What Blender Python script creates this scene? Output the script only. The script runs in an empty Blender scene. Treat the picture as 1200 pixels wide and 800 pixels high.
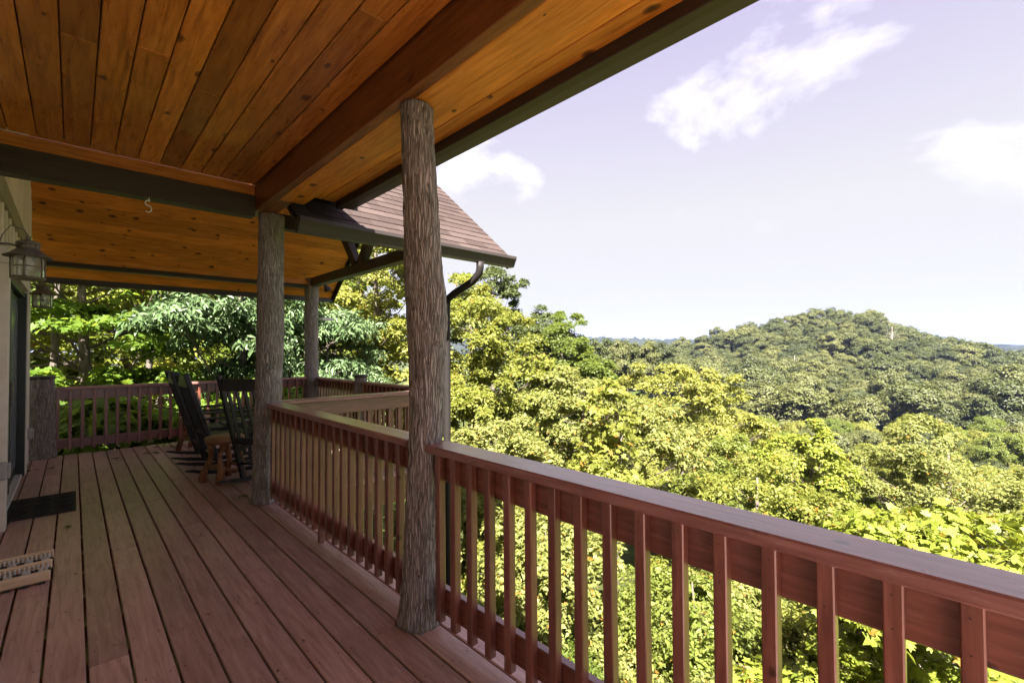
import bpy, math, random
import numpy as np
from mathutils import Vector, Matrix, noise

random.seed(7)
S = bpy.context.scene
COL = S.collection
R = math.radians

# ------------------------------------------------------------------ camera
cam_d = bpy.data.cameras.new('camera')
cam = bpy.data.objects.new('camera', cam_d)
COL.objects.link(cam)
S.camera = cam
cam_d.sensor_width = 36.0
cam_d.lens = 36.0 * 537.4 / 1200.0
cam_d.clip_start = 0.05
cam_d.clip_end = 30000
YAW, PITCH, ROLL = R(43.718), R(1.179), R(-0.336)
fwd = Vector((math.sin(YAW) * math.cos(PITCH), math.cos(YAW) * math.cos(PITCH), math.sin(PITCH)))
rgt0 = Vector((math.cos(YAW), -math.sin(YAW), 0))
up0 = rgt0.cross(fwd)
rgt = rgt0 * math.cos(ROLL) + up0 * math.sin(ROLL)
up = up0 * math.cos(ROLL) - rgt0 * math.sin(ROLL)
mw = Matrix.Identity(4)
for i in range(3):
    mw[i][0], mw[i][1], mw[i][2] = rgt[i], up[i], -fwd[i]
mw[2][3] = 1.4
cam.matrix_world = mw

# ------------------------------------------------------------------ sun and sky
SUN = Vector((-0.40, -0.42, 0.82)).normalized()
sun_d = bpy.data.lights.new('sun', 'SUN')
sun_d.energy = 3.3
sun_d.angle = R(0.53)
sun_d.color = (1.0, 0.95, 0.86)
sun = bpy.data.objects.new('sun', sun_d)
COL.objects.link(sun)
sun.rotation_euler = SUN.to_track_quat('Z', 'Y').to_euler()

world = bpy.data.worlds.new('World')
S.world = world
world.use_nodes = True
wn = world.node_tree
wn.nodes.clear()
def N(nt, t, **kw):
    n = nt.nodes.new(t)
    for k, v in kw.items():
        setattr(n, k, v)
    return n
def math_node(nt, op, a, b=None, clamp=False):
    n = N(nt, 'ShaderNodeMath', operation=op, use_clamp=clamp)
    for i, v in ((0, a), (1, b)):
        if v is None:
            continue
        if isinstance(v, (int, float)):
            n.inputs[i].default_value = v
        else:
            nt.links.new(v, n.inputs[i])
    return n.outputs[0]
def ramp(nt, fac, stops, interp='LINEAR'):
    n = N(nt, 'ShaderNodeValToRGB')
    n.color_ramp.interpolation = interp
    el = n.color_ramp.elements
    while len(el) < len(stops):
        el.new(0.5)
    for e, (p, c) in zip(el, stops):
        e.position = p
        e.color = (*c, 1.0) if len(c) == 3 else c
    nt.links.new(fac, n.inputs[0])
    return n.outputs[0]
def mixc(nt, fac, a, b, mode='MIX'):
    n = N(nt, 'ShaderNodeMix', data_type='RGBA', blend_type=mode)
    for s, v in ((n.inputs[0], fac), (n.inputs[6], a), (n.inputs[7], b)):
        if isinstance(v, (int, float)):
            s.default_value = v
        elif isinstance(v, tuple):
            s.default_value = (*v, 1.0)
        else:
            nt.links.new(v, s)
    return n.outputs[2]
sky = N(wn, 'ShaderNodeTexSky', sky_type='NISHITA', sun_disc=False)
sky.sun_elevation = math.asin(SUN.z)
sky.sun_rotation = math.atan2(SUN.x, SUN.y)
sky.altitude = 900
sky.air_density = 1.0
sky.dust_density = 3.0
sky.ozone_density = 2.0
SKY_STRENGTH = 0.05
wtc = N(wn, 'ShaderNodeTexCoord')
sep = N(wn, 'ShaderNodeSeparateXYZ')
wn.links.new(wtc.outputs['Generated'], sep.inputs[0])
# thin haze veil low down and torn clouds higher up, the same all the way round
elev = sep.outputs[2]
cmap = N(wn, 'ShaderNodeMapping')
cmap.inputs['Scale'].default_value = (1.0, 1.0, 1.7)
cmap.inputs['Location'].default_value = (9.3, 0.7, 7.2)
cmap.inputs['Rotation'].default_value = (0, 0, 0.2)
wn.links.new(wtc.outputs['Generated'], cmap.inputs[0])
cn = N(wn, 'ShaderNodeTexNoise')
cn.inputs['Scale'].default_value = 2.6
cn.inputs['Detail'].default_value = 9
cn.inputs['Roughness'].default_value = 0.56
cn.inputs['Distortion'].default_value = 0.25
wn.links.new(cmap.outputs[0], cn.inputs['Vector'])
cl = ramp(wn, cn.outputs['Fac'], [(0.50, (0, 0, 0)), (0.58, (0.07, 0.07, 0.07)), (0.66, (0.25, 0.25, 0.25)), (0.76, (1, 1, 1))])
cl = math_node(wn, 'MULTIPLY', cl, ramp(wn, elev, [(0.20, (0, 0, 0)), (0.36, (1, 1, 1))]))
veil = ramp(wn, elev, [(0.0, (0.98,) * 3), (0.26, (0.95,) * 3), (0.44, (0.55,) * 3), (0.66, (0.15,) * 3)])
blue = mixc(wn, 0.84, sky.outputs[0], (0.98, 0.72, 1.25))
c1 = mixc(wn, veil, blue, (1.52, 1.49, 1.44))
c2 = mixc(wn, cl, c1, (13.0, 12.8, 13.0))
bg = N(wn, 'ShaderNodeBackground')
bg.inputs['Strength'].default_value = SKY_STRENGTH
wn.links.new(c2, bg.inputs['Color'])
wo = N(wn, 'ShaderNodeOutputWorld')
wn.links.new(bg.outputs[0], wo.inputs['Surface'])

S.view_settings.view_transform = 'Standard'
S.view_settings.look = 'None'
S.view_settings.gamma = 1.0
S.view_settings.use_curve_mapping = False
S.view_settings.exposure = 3.52
S.render.engine = 'CYCLES'
S.cycles.max_bounces = 10
S.cycles.diffuse_bounces = 6
S.cycles.transmission_bounces = 6
S.cycles.transparent_max_bounces = 8
S.cycles.use_denoising = True
S.cycles.sample_clamp_indirect = 8.0

# ------------------------------------------------------------------ materials
MATS = {}
def new_mat(name):
    m = bpy.data.materials.new(name)
    m.use_nodes = True
    nt = m.node_tree
    nt.nodes.clear()
    out = N(nt, 'ShaderNodeOutputMaterial')
    p = N(nt, 'ShaderNodeBsdfPrincipled')
    nt.links.new(p.outputs[0], out.inputs[0])
    MATS[name] = m
    return m, nt, p, out
def coords(nt, scale=(1, 1, 1), rnd=True):
    """object coordinates, shifted for each object so that copies differ"""
    tc = N(nt, 'ShaderNodeTexCoord')
    v = tc.outputs['Object']
    if rnd:
        oi = N(nt, 'ShaderNodeObjectInfo')
        cx = N(nt, 'ShaderNodeCombineXYZ')
        nt.links.new(math_node(nt, 'MULTIPLY', oi.outputs['Random'], 37.3), cx.inputs[0])
        nt.links.new(math_node(nt, 'MULTIPLY', oi.outputs['Random'], 91.7), cx.inputs[1])
        nt.links.new(math_node(nt, 'MULTIPLY', oi.outputs['Random'], 53.1), cx.inputs[2])
        a = N(nt, 'ShaderNodeVectorMath', operation='ADD')
        nt.links.new(v, a.inputs[0]); nt.links.new(cx.outputs[0], a.inputs[1])
        v = a.outputs[0]
    return v
def scaled(nt, v, scale):
    mp = N(nt, 'ShaderNodeMapping')
    mp.inputs['Scale'].default_value = scale
    nt.links.new(v, mp.inputs[0])
    return mp.outputs[0]
def noise_tex(nt, v, scale, detail=4, rough=0.55, dist=0.0):
    n = N(nt, 'ShaderNodeTexNoise')
    n.inputs['Scale'].default_value = scale
    n.inputs['Detail'].default_value = detail
    n.inputs['Roughness'].default_value = rough
    n.inputs['Distortion'].default_value = dist
    nt.links.new(v, n.inputs['Vector'])
    return n.outputs['Fac']
def bump(nt, p, h, strength, dist=0.01):
    b = N(nt, 'ShaderNodeBump')
    b.inputs['Strength'].default_value = strength
    b.inputs['Distance'].default_value = dist
    nt.links.new(h, b.inputs['Height'])
    nt.links.new(b.outputs[0], p.inputs['Normal'])

AX = {'X': (1.0, 14, 14), 'Y': (14, 1.0, 14), 'Z': (14, 14, 1.0)}
def stained_wood(name, axis, dark, mid, light, rough=0.5, wear=(0.4, 0.3, 0.26), wear_amt=0.35, spec=0.5, knots=0.0,
                 knot_col=(0.05, 0.015, 0.006), bump_s=0.25, knot_scale=5.0, vary=0.35, grain=1.0, coat=0.0):
    m, nt, p, out = new_mat(name)
    v = coords(nt)
    a = AX[axis]
    g = noise_tex(nt, scaled(nt, v, tuple(q * grain for q in a)), 3.2, 6, 0.6, 0.6)
    col = ramp(nt, g, [(0.25, dark), (0.5, mid), (0.78, light)])
    oi = N(nt, 'ShaderNodeObjectInfo')
    shade = math_node(nt, 'ADD', math_node(nt, 'MULTIPLY', oi.outputs['Random'], vary), 1.0 - vary * 0.5)
    blotch = noise_tex(nt, v, 2.3, 3, 0.5)
    shade = math_node(nt, 'MULTIPLY', shade, math_node(nt, 'ADD', math_node(nt, 'MULTIPLY', blotch, 0.5), 0.75))
    cc = N(nt, 'ShaderNodeCombineXYZ')
    for i in range(3):
        nt.links.new(shade, cc.inputs[i])
    col = mixc(nt, 1.0, col, cc.outputs[0], 'MULTIPLY')
    # scuffs where the stain has worn
    w = noise_tex(nt, scaled(nt, v, tuple(0.35 * q if q > 2 else q for q in a)), 5.0, 8, 0.72, 1.0)
    wf = math_node(nt, 'MULTIPLY', ramp(nt, w, [(0.56, (0, 0, 0)), (0.70, (1, 1, 1))]), wear_amt)
    col = mixc(nt, wf, col, wear)
    h = g
    if knots > 0:
        vo = N(nt, 'ShaderNodeTexVoronoi', feature='F1', voronoi_dimensions='2D')
        vo.inputs['Scale'].default_value = knot_scale
        wob = N(nt, 'ShaderNodeTexNoise'); wob.inputs['Scale'].default_value = 11
        nt.links.new(v, wob.inputs['Vector'])
        wsc = N(nt, 'ShaderNodeVectorMath', operation='SCALE'); wsc.inputs['Scale'].default_value = 0.03
        nt.links.new(wob.outputs['Color'], wsc.inputs[0])
        dn = N(nt, 'ShaderNodeVectorMath', operation='ADD')
        nt.links.new(v, dn.inputs[0]); nt.links.new(wsc.outputs[0], dn.inputs[1])
        sx = N(nt, 'ShaderNodeSeparateXYZ'); nt.links.new(dn.outputs[0], sx.inputs[0])
        o_ = {'X': (0, 1, 2), 'Y': (1, 0, 2), 'Z': (2, 0, 1)}[axis]
        cb = N(nt, 'ShaderNodeCombineXYZ')
        nt.links.new(math_node(nt, 'MULTIPLY', sx.outputs[o_[0]], 0.6), cb.inputs[0])
        nt.links.new(math_node(nt, 'ADD', sx.outputs[o_[1]], sx.outputs[o_[2]]), cb.inputs[1])
        nt.links.new(cb.outputs[0], vo.inputs['Vector'])
        sp = N(nt, 'ShaderNodeSeparateColor')
        nt.links.new(vo.outputs['Color'], sp.inputs[0])
        size = math_node(nt, 'MULTIPLY', math_node(nt, 'SUBTRACT', sp.outputs[0], 0.38, True), 0.19 * knots)
        core = math_node(nt, 'LESS_THAN', vo.outputs['Distance'], size)
        ring = ramp(nt, math_node(nt, 'DIVIDE', vo.outputs['Distance'], math_node(nt, 'ADD', size, 0.002)),
                    [(0.35, (1, 1, 1)), (0.95, (0.0, 0.0, 0.0))])
        halo = math_node(nt, 'MULTIPLY', ring, math_node(nt, 'GREATER_THAN', size, 0.003))
        col = mixc(nt, math_node(nt, 'MULTIPLY', halo, 0.85), col, knot_col)
        kc = math_node(nt, 'MULTIPLY', core, 0.45)
        col = mixc(nt, kc, col, knot_col)
    nt.links.new(col, p.inputs['Base Color'])
    rr = math_node(nt, 'ADD', math_node(nt, 'MULTIPLY', w, 0.35), rough - 0.17)
    nt.links.new(rr, p.inputs['Roughness'])
    p.inputs['Specular IOR Level'].default_value = spec
    if coat:
        p.inputs['Coat Weight'].default_value = coat
        p.inputs['Coat Roughness'].default_value = 0.22
    bump(nt, p, h, bump_s, 0.004)
    return m

for ax in 'XYZ':
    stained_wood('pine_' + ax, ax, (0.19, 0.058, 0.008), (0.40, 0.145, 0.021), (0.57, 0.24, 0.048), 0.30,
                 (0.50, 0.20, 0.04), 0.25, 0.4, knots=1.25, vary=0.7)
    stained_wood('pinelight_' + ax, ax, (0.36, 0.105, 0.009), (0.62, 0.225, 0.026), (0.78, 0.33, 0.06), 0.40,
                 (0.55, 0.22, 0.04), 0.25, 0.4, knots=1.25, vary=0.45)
    stained_wood('cap_' + ax, ax, (0.17, 0.062, 0.052), (0.28, 0.118, 0.102), (0.39, 0.19, 0.175), 0.32,
                 (0.50, 0.34, 0.33), 0.45, 0.5, vary=0.2, knots=0.6, coat=0.6)
    stained_wood('rail_' + ax, ax, (0.105, 0.032, 0.020), (0.19, 0.063, 0.042), (0.29, 0.112, 0.080), 0.36,
                 (0.36, 0.18, 0.15), 0.4, 0.5, vary=0.25, knots=0.5, coat=0.9)
    stained_wood('beam_' + ax, ax, (0.085, 0.027, 0.008), (0.155, 0.052, 0.014), (0.24, 0.088, 0.024), 0.36,
                 (0.2, 0.07, 0.03), 0.25, 0.4, knots=0.7, knot_scale=3.0)
    stained_wood('black_' + ax, ax, (0.010, 0.010, 0.011), (0.014, 0.014, 0.015), (0.022, 0.022, 0.024), 0.38,
                 (0.05, 0.045, 0.04), 0.2, 0.5, vary=0.2)
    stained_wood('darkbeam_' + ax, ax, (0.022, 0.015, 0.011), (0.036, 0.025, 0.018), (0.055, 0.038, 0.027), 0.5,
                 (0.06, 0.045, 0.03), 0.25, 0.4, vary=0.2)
stained_wood('deck', 'Y', (0.29, 0.160, 0.135), (0.45, 0.270, 0.232), (0.58, 0.39, 0.345), 0.32,
             (0.56, 0.42, 0.36), 0.6, 0.5, vary=0.42, knots=0.4, bump_s=0.5)
stained_wood('deck_x', 'X', (0.29, 0.160, 0.135), (0.45, 0.270, 0.232), (0.58, 0.39, 0.345), 0.32,
             (0.42, 0.30, 0.25), 0.5, 0.5, vary=0.3)
stained_wood('brush_wood', 'X', (0.62, 0.44, 0.26), (0.74, 0.56, 0.36), (0.80, 0.65, 0.46), 0.55, (0.6, 0.5, 0.4), 0.2, 0.3)
stained_wood('log_bare', 'Z', (0.12, 0.045, 0.015), (0.22, 0.092, 0.03), (0.36, 0.18, 0.07), 0.4, (0.2, 0.1, 0.05), 0.4, 0.4, knots=0.6)
stained_wood('log_slab', 'X', (0.19, 0.09, 0.04), (0.29, 0.145, 0.07), (0.38, 0.21, 0.11), 0.4, (0.2, 0.1, 0.05), 0.3, 0.4)
stained_wood('siding', 'Z', (0.70, 0.63, 0.48), (0.76, 0.69, 0.54), (0.80, 0.73, 0.59), 0.6, (0.45, 0.4, 0.3), 0.2, 0.3, vary=0.12)

def plain(name, col, rough=0.5, metal=0.0, spec=0.5, var=0.15, scale=6.0, bs=0.05):
    m, nt, p, out = new_mat(name)
    v = coords(nt)
    n = noise_tex(nt, v, scale, 6, 0.6)
    lo = tuple(c * (1 - var) for c in col); hi = tuple(min(1, c * (1 + var)) for c in col)
    nt.links.new(ramp(nt, n, [(0.3, lo), (0.7, hi)]), p.inputs['Base Color'])
    p.inputs['Roughness'].default_value = rough
    p.inputs['Metallic'].default_value = metal
    p.inputs['Specular IOR Level'].default_value = spec
    if bs:
        bump(nt, p, noise_tex(nt, v, scale * 8, 4), bs, 0.003)
    return m
plain('trim', (0.74, 0.68, 0.57), 0.6, var=0.08)
plain('band', (0.30, 0.27, 0.16), 0.6, var=0.1)
plain('gutter_metal', (0.042, 0.033, 0.031), 0.42, spec=0.4, var=0.08, bs=0.02)
plain('downspout_paint', (0.020, 0.016, 0.015), 0.6, spec=0.25, var=0.1, bs=0.02)
plain('lantern_metal', (0.19, 0.168, 0.14), 0.48, metal=0.5, var=0.25, scale=20)
plain('green_frame', (0.015, 0.028, 0.020), 0.4, var=0.15)
plain('white_frame', (0.7, 0.7, 0.7), 0.4, var=0.04)
plain('outlet_grey', (0.38, 0.37, 0.36), 0.5, var=0.05)
plain('mat_rubber', (0.022, 0.020, 0.019), 0.8, var=0.3, scale=30, bs=0.3)
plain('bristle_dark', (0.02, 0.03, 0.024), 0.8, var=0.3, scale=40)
plain('bristle_white', (0.75, 0.74, 0.70), 0.7, var=0.08, scale=40)
plain('hook_white', (0.8, 0.79, 0.75), 0.4, var=0.05)
plain('foundation', (0.30, 0.28, 0.26), 0.85, var=0.2)
plain('lamp_white', (0.8, 0.8, 0.82), 0.35, var=0.04)
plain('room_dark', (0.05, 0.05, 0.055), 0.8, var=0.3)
plain('screw_metal', (0.07, 0.035, 0.028), 0.6, metal=0.4)
plain('dead_wood', (0.36, 0.30, 0.27), 0.85, var=0.2)
plain('curtain', (0.32, 0.35, 0.42), 0.8, var=0.1)
m, nt, p, out = new_mat('glass')
p.inputs['Base Color'].default_value = (0.80, 0.83, 0.78, 1)
p.inputs['Transmission Weight'].default_value = 0.72
p.inputs['Roughness'].default_value = 0.22
p.inputs['IOR'].default_value = 1.1
m, nt, p, out = new_mat('pane')
p.inputs['Base Color'].default_value = (0.24, 0.275, 0.33, 1)
p.inputs['Roughness'].default_value = 0.15
p.inputs['Specular IOR Level'].default_value = 0.9
m, nt, p, out = new_mat('bulb')
p.inputs['Base Color'].default_value = (0.85, 0.84, 0.82, 1)
p.inputs['Roughness'].default_value = 0.25

# bark
m, nt, p, out = new_mat('bark')
v = coords(nt)
wb = N(nt, 'ShaderNodeTexNoise'); wb.inputs['Scale'].default_value = 7.0; wb.inputs['Detail'].default_value = 4
nt.links.new(v, wb.inputs['Vector'])
ws = N(nt, 'ShaderNodeVectorMath', operation='SCALE'); ws.inputs['Scale'].default_value = 0.035
nt.links.new(wb.outputs['Color'], ws.inputs[0])
va = N(nt, 'ShaderNodeVectorMath', operation='ADD')
nt.links.new(v, va.inputs[0]); nt.links.new(ws.outputs[0], va.inputs[1])
ve = N(nt, 'ShaderNodeTexVoronoi', feature='DISTANCE_TO_EDGE'); ve.inputs['Scale'].default_value = 1.0
nt.links.new(scaled(nt, va.outputs[0], (88, 88, 6.5)), ve.inputs['Vector'])
crack = ramp(nt, ve.outputs['Distance'], [(0.0, (0, 0, 0)), (0.16, (0.75, 0.75, 0.75)), (0.45, (1, 1, 1))])
g = noise_tex(nt, scaled(nt, va.outputs[0], (30, 30, 3.2)), 2.0, 7, 0.7, 0.8)
f = noise_tex(nt, v, 5.0, 5, 0.6)
col = ramp(nt, g, [(0.30, (0.23, 0.195, 0.178)), (0.50, (0.42, 0.37, 0.345)), (0.70, (0.60, 0.555, 0.53))])
col = mixc(nt, ramp(nt, f, [(0.45, (0, 0, 0)), (0.8, (0.6, 0.6, 0.6))]), col, (0.28, 0.28, 0.22))
col = mixc(nt, math_node(nt, 'MULTIPLY', math_node(nt, 'SUBTRACT', 1.0, crack), 0.5), col, (0.06, 0.038, 0.03))
nt.links.new(col, p.inputs['Base Color'])
p.inputs['Roughness'].default_value = 0.9
p.inputs['Specular IOR Level'].default_value = 0.2
bump(nt, p, math_node(nt, 'ADD', math_node(nt, 'MULTIPLY', g, 0.5), crack), 1.0, 0.012)
# bark of the trees
m, nt, p, out = new_mat('tree_bark')
v = coords(nt)
g = noise_tex(nt, scaled(nt, v, (9, 9, 1.4)), 1.6, 5, 0.65, 0.8)
nt.links.new(ramp(nt, g, [(0.3, (0.05, 0.036, 0.028)), (0.7, (0.20, 0.16, 0.13))]), p.inputs['Base Color'])
p.inputs['Roughness'].default_value = 0.9
bump(nt, p, g, 0.6, 0.03)
# shingles
m, nt, p, out = new_mat('shingle_asphalt')
v = coords(nt)
oi = N(nt, 'ShaderNodeObjectInfo')
g = noise_tex(nt, v, 220, 3, 0.7)
c = ramp(nt, oi.outputs['Random'], [(0.0, (0.022, 0.013, 0.0115)), (0.5, (0.040, 0.026, 0.0235)), (1.0, (0.064, 0.044, 0.040))])
c = mixc(nt, 0.35, c, ramp(nt, g, [(0.35, (0.016, 0.011, 0.010)), (0.65, (0.10, 0.075, 0.07))]))
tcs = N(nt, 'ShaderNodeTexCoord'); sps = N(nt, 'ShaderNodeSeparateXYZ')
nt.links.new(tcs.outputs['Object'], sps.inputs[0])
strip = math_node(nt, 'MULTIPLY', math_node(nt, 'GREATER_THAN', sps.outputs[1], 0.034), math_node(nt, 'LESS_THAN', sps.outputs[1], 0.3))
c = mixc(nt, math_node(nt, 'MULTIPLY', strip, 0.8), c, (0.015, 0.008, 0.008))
nt.links.new(c, p.inputs['Base Color'])
p.inputs['Roughness'].default_value = 0.92
p.inputs['Specular IOR Level'].default_value = 0.15
bump(nt, p, g, 0.5, 0.003)
# ground
m, nt, p, out = new_mat('forest_floor')
tc = N(nt, 'ShaderNodeTexCoord')
g = noise_tex(nt, tc.outputs['Object'], 0.9, 8, 0.7)
g2 = noise_tex(nt, tc.outputs['Object'], 0.06, 6, 0.7)
c = ramp(nt, g, [(0.35, (0.03, 0.028, 0.012)), (0.5, (0.05, 0.06, 0.018)), (0.65, (0.09, 0.075, 0.04))])
c = mixc(nt, ramp(nt, g2, [(0.4, (0, 0, 0)), (0.6, (0.7, 0.7, 0.7))]), c, (0.05, 0.075, 0.02))
nt.links.new(c, p.inputs['Base Color'])
p.inputs['Roughness'].default_value = 1.0
p.inputs['Specular IOR Level'].default_value = 0.0

def leaf_mat(name, stops, trans=(0.30, 0.34, 0.04), tfac=0.5, vary=0.5, rough=0.5, autumn=0.0, spec=0.28):
    m, nt, p, out = new_mat(name)
    at = N(nt, 'ShaderNodeAttribute', attribute_name='rnd')
    oi = N(nt, 'ShaderNodeObjectInfo')
    f = math_node(nt, 'ADD', math_node(nt, 'MULTIPLY', at.outputs['Fac'], 1 - vary), math_node(nt, 'MULTIPLY', oi.outputs['Random'], vary))
    c = ramp(nt, f, stops)
    if autumn > 0:
        k = math_node(nt, 'GREATER_THAN', math_node(nt, 'FRACT', math_node(nt, 'MULTIPLY', at.outputs['Fac'], 57.31)), 1 - autumn)
        c = mixc(nt, k, c, (0.30, 0.16, 0.03))
    nt.links.new(c, p.inputs['Base Color'])
    p.inputs['Roughness'].default_value = rough
    p.inputs['Specular IOR Level'].default_value = spec
    t = N(nt, 'ShaderNodeBsdfTranslucent')
    tc_ = mixc(nt, 0.5, c, trans)
    nt.links.new(tc_, t.inputs['Color'])
    mx = N(nt, 'ShaderNodeMixShader')
    mx.inputs[0].default_value = tfac
    nt.links.new(p.outputs[0], mx.inputs[1]); nt.links.new(t.outputs[0], mx.inputs[2])
    nt.links.new(mx.outputs[0], out.inputs[0])
    return m
leaf_mat('leaf_yellowgreen', [(0.0, (0.12, 0.138, 0.022)), (0.5, (0.215, 0.222, 0.042)), (1.0, (0.33, 0.31, 0.085))], autumn=0.02, vary=0.35)
leaf_mat('leaf_pale', [(0.0, (0.115, 0.132, 0.032)), (0.5, (0.20, 0.21, 0.056)), (1.0, (0.32, 0.31, 0.11))], (0.30, 0.34, 0.06), autumn=0.03, vary=0.3)
leaf_mat('leaf_maple', [(0.0, (0.12, 0.155, 0.018)), (0.5, (0.19, 0.22, 0.028)), (1.0, (0.29, 0.29, 0.055))], (0.34, 0.38, 0.03), 0.4, 0.3, autumn=0.03)
leaf_mat('leaf_green', [(0.0, (0.06, 0.092, 0.015)), (0.5, (0.115, 0.15, 0.026)), (1.0, (0.19, 0.21, 0.045))], autumn=0.006)
leaf_mat('leaf_dark', [(0.0, (0.035, 0.05, 0.014)), (0.5, (0.065, 0.082, 0.024)), (1.0, (0.105, 0.118, 0.036))], (0.16, 0.20, 0.03), 0.28)
leaf_mat('leaf_shade', [(0.0, (0.08, 0.145, 0.018)), (0.5, (0.13, 0.20, 0.026)), (1.0, (0.20, 0.26, 0.04))], (0.40, 0.50, 0.05), 0.5)
leaf_mat('leaf_blue', [(0.0, (0.07, 0.12, 0.045)), (0.5, (0.11, 0.165, 0.068)), (1.0, (0.16, 0.22, 0.10))], (0.14, 0.22, 0.08), 0.3, rough=0.35)
leaf_mat('leaf_hill', [(0.0, (0.032, 0.043, 0.014)), (0.5, (0.074, 0.084, 0.025)), (1.0, (0.14, 0.142, 0.044))], (0.16, 0.18, 0.03), 0.25, 0.75)
leaf_mat('leaf_dry', [(0.0, (0.10, 0.11, 0.04)), (0.5, (0.09, 0.13, 0.03)), (1.0, (0.05, 0.07, 0.02))], tfac=0.2)

# ------------------------------------------------------------------ mesh helpers
def link(o, parent=None):
    COL.objects.link(o)
    if parent is not None:
        o.parent = parent
    return o
def tag(o, label, cat, group=None):
    o['label'] = label
    o['category'] = cat
    if group:
        o['group'] = group
    return o
def thing(name, label, cat, loc=(0, 0, 0), rz=0.0, group=None):
    o = bpy.data.objects.new(name, None)
    o.empty_display_size = 0.1
    COL.objects.link(o)
    o.location = loc
    o.rotation_euler = (0, 0, rz)
    return tag(o, label, cat, group)
def structure(name):
    o = bpy.data.objects.new(name, None)
    COL.objects.link(o)
    o['kind'] = 'structure'
    return o
def mesh_from(name, verts, faces, mat=None, smooth=False):
    me = bpy.data.meshes.new(name)
    me.from_pydata([tuple(v) for v in verts], [], [tuple(f) for f in faces])
    if mat:
        me.materials.append(MATS[mat])
    if smooth:
        me.polygons.foreach_set('use_smooth', [True] * len(me.polygons))
    me.update()
    return me
def obj(name, me, parent=None, loc=(0, 0, 0), rot=(0, 0, 0)):
    o = bpy.data.objects.new(name, me)
    link(o, parent)
    o.location = loc
    o.rotation_euler = rot
    return o
_box_cache = {}
def box_mesh(name, sx, sy, sz, mat, b=0.004):
    """a board with eased edges, centred on its own middle"""
    key = (round(sx, 4), round(sy, 4), round(sz, 4), mat, b)
    if key in _box_cache:
        return _box_cache[key]
    hx, hy, hz = sx / 2, sy / 2, sz / 2
    b = min(b, hx * .45, hy * .45, hz * .45)
    V, F, idx = [], [], {}
    for ix in (-1, 1):
        for iy in (-1, 1):
            for iz in (-1, 1):
                for a in range(3):
                    q = [ix * (hx - (0 if a == 0 else b)), iy * (hy - (0 if a == 1 else b)), iz * (hz - (0 if a == 2 else b))]
                    idx[(ix, iy, iz, a)] = len(V); V.append(q)
    def quad(ids, nrm):
        p = [Vector(V[i]) for i in ids]
        n = (p[1] - p[0]).cross(p[2] - p[0])
        if n.dot(Vector(nrm)) < 0:
            ids = ids[::-1]
        F.append(ids)
    for a in range(3):
        o1, o2 = [(1, 2), (0, 2), (0, 1)][a]
        for s in (-1, 1):
            ids = []
            for (u, w) in ((-1, -1), (1, -1), (1, 1), (-1, 1)):
                k = [0, 0, 0]; k[a] = s; k[o1] = u; k[o2] = w
                ids.append(idx[(*k, a)])
            n = [0, 0, 0]; n[a] = s
            quad(ids, n)
    for a in range(3):           # edges along axis a
        o1, o2 = [(1, 2), (0, 2), (0, 1)][a]
        for u in (-1, 1):
            for w in (-1, 1):
                ids = []
                for (s, f) in ((-1, o1), (1, o1), (1, o2), (-1, o2)):
                    k = [0, 0, 0]; k[a] = s; k[o1] = u; k[o2] = w
                    ids.append(idx[(*k, f)])
                n = [0, 0, 0]; n[o1] = u; n[o2] = w
                quad(ids, n)
    for ix in (-1, 1):
        for iy in (-1, 1):
            for iz in (-1, 1):
                quad([idx[(ix, iy, iz, a)] for a in range(3)], (ix, iy, iz))
    me = mesh_from(name, V, F, mat)
    _box_cache[key] = me
    return me
def box(name, x0, x1, y0, y1, z0, z1, mat, parent=None, b=0.004):
    me = box_mesh(name, x1 - x0, y1 - y0, z1 - z0, mat, b)
    return obj(name, me, parent, ((x0 + x1) / 2, (y0 + y1) / 2, (z0 + z1) / 2))
def beam(name, p0, p1, w, h, mat_z, parent=None, roll_up=(0, 0, 1), b=0.004):
    """straight member from p0 to p1; local Z runs along it, w lies level, h the other way"""
    p0, p1 = Vector(p0), Vector(p1)
    d = p1 - p0
    L = d.length
    zax = d.normalized()
    upv = Vector(roll_up)
    xax = upv.cross(zax)
    if xax.length < 1e-4:
        xax = Vector((1, 0, 0))
    xax.normalize()
    yax = zax.cross(xax)
    me = box_mesh(name, w, h, L, mat_z, b)
    o = obj(name, me, parent)
    m = Matrix((xax, yax, zax)).transposed().to_4x4()
    m.translation = (p0 + p1) / 2
    o.matrix_local = m
    return o
def tube_data(pts, radii, n=8, V=None, F=None, cap=True, wob=0.0, seed=0):
    if V is None:
        V, F = [], []
    pts = [Vector(p) for p in pts]
    base = len(V)
    ref = Vector((0.31, 0.17, 0.93)).normalized()
    for i, p in enumerate(pts):
        d = (pts[min(i + 1, len(pts) - 1)] - pts[max(i - 1, 0)]).normalized()
        a = d.cross(ref)
        if a.length < 0.1:
            a = d.cross(Vector((1, 0, 0)))
        a.normalize()
        c = d.cross(a)
        for k in range(n):
            t = 2 * math.pi * k / n
            r = radii[i]
            if wob:
                r *= 1 + wob * noise.noise(Vector((math.cos(t) * 1.5 + seed, math.sin(t) * 1.5, i * 0.6 + seed)))
            V.append(p + (a * math.cos(t) + c * math.sin(t)) * r)
    for i in range(len(pts) - 1):
        for k in range(n):
            k2 = (k + 1) % n
            F.append((base + i * n + k, base + i * n + k2, base + (i + 1) * n + k2, base + (i + 1) * n + k))
    if cap:
        F.append(tuple(base + k for k in range(n))[::-1])
        F.append(tuple(base + (len(pts) - 1) * n + k for k in range(n)))
    return V, F
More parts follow.
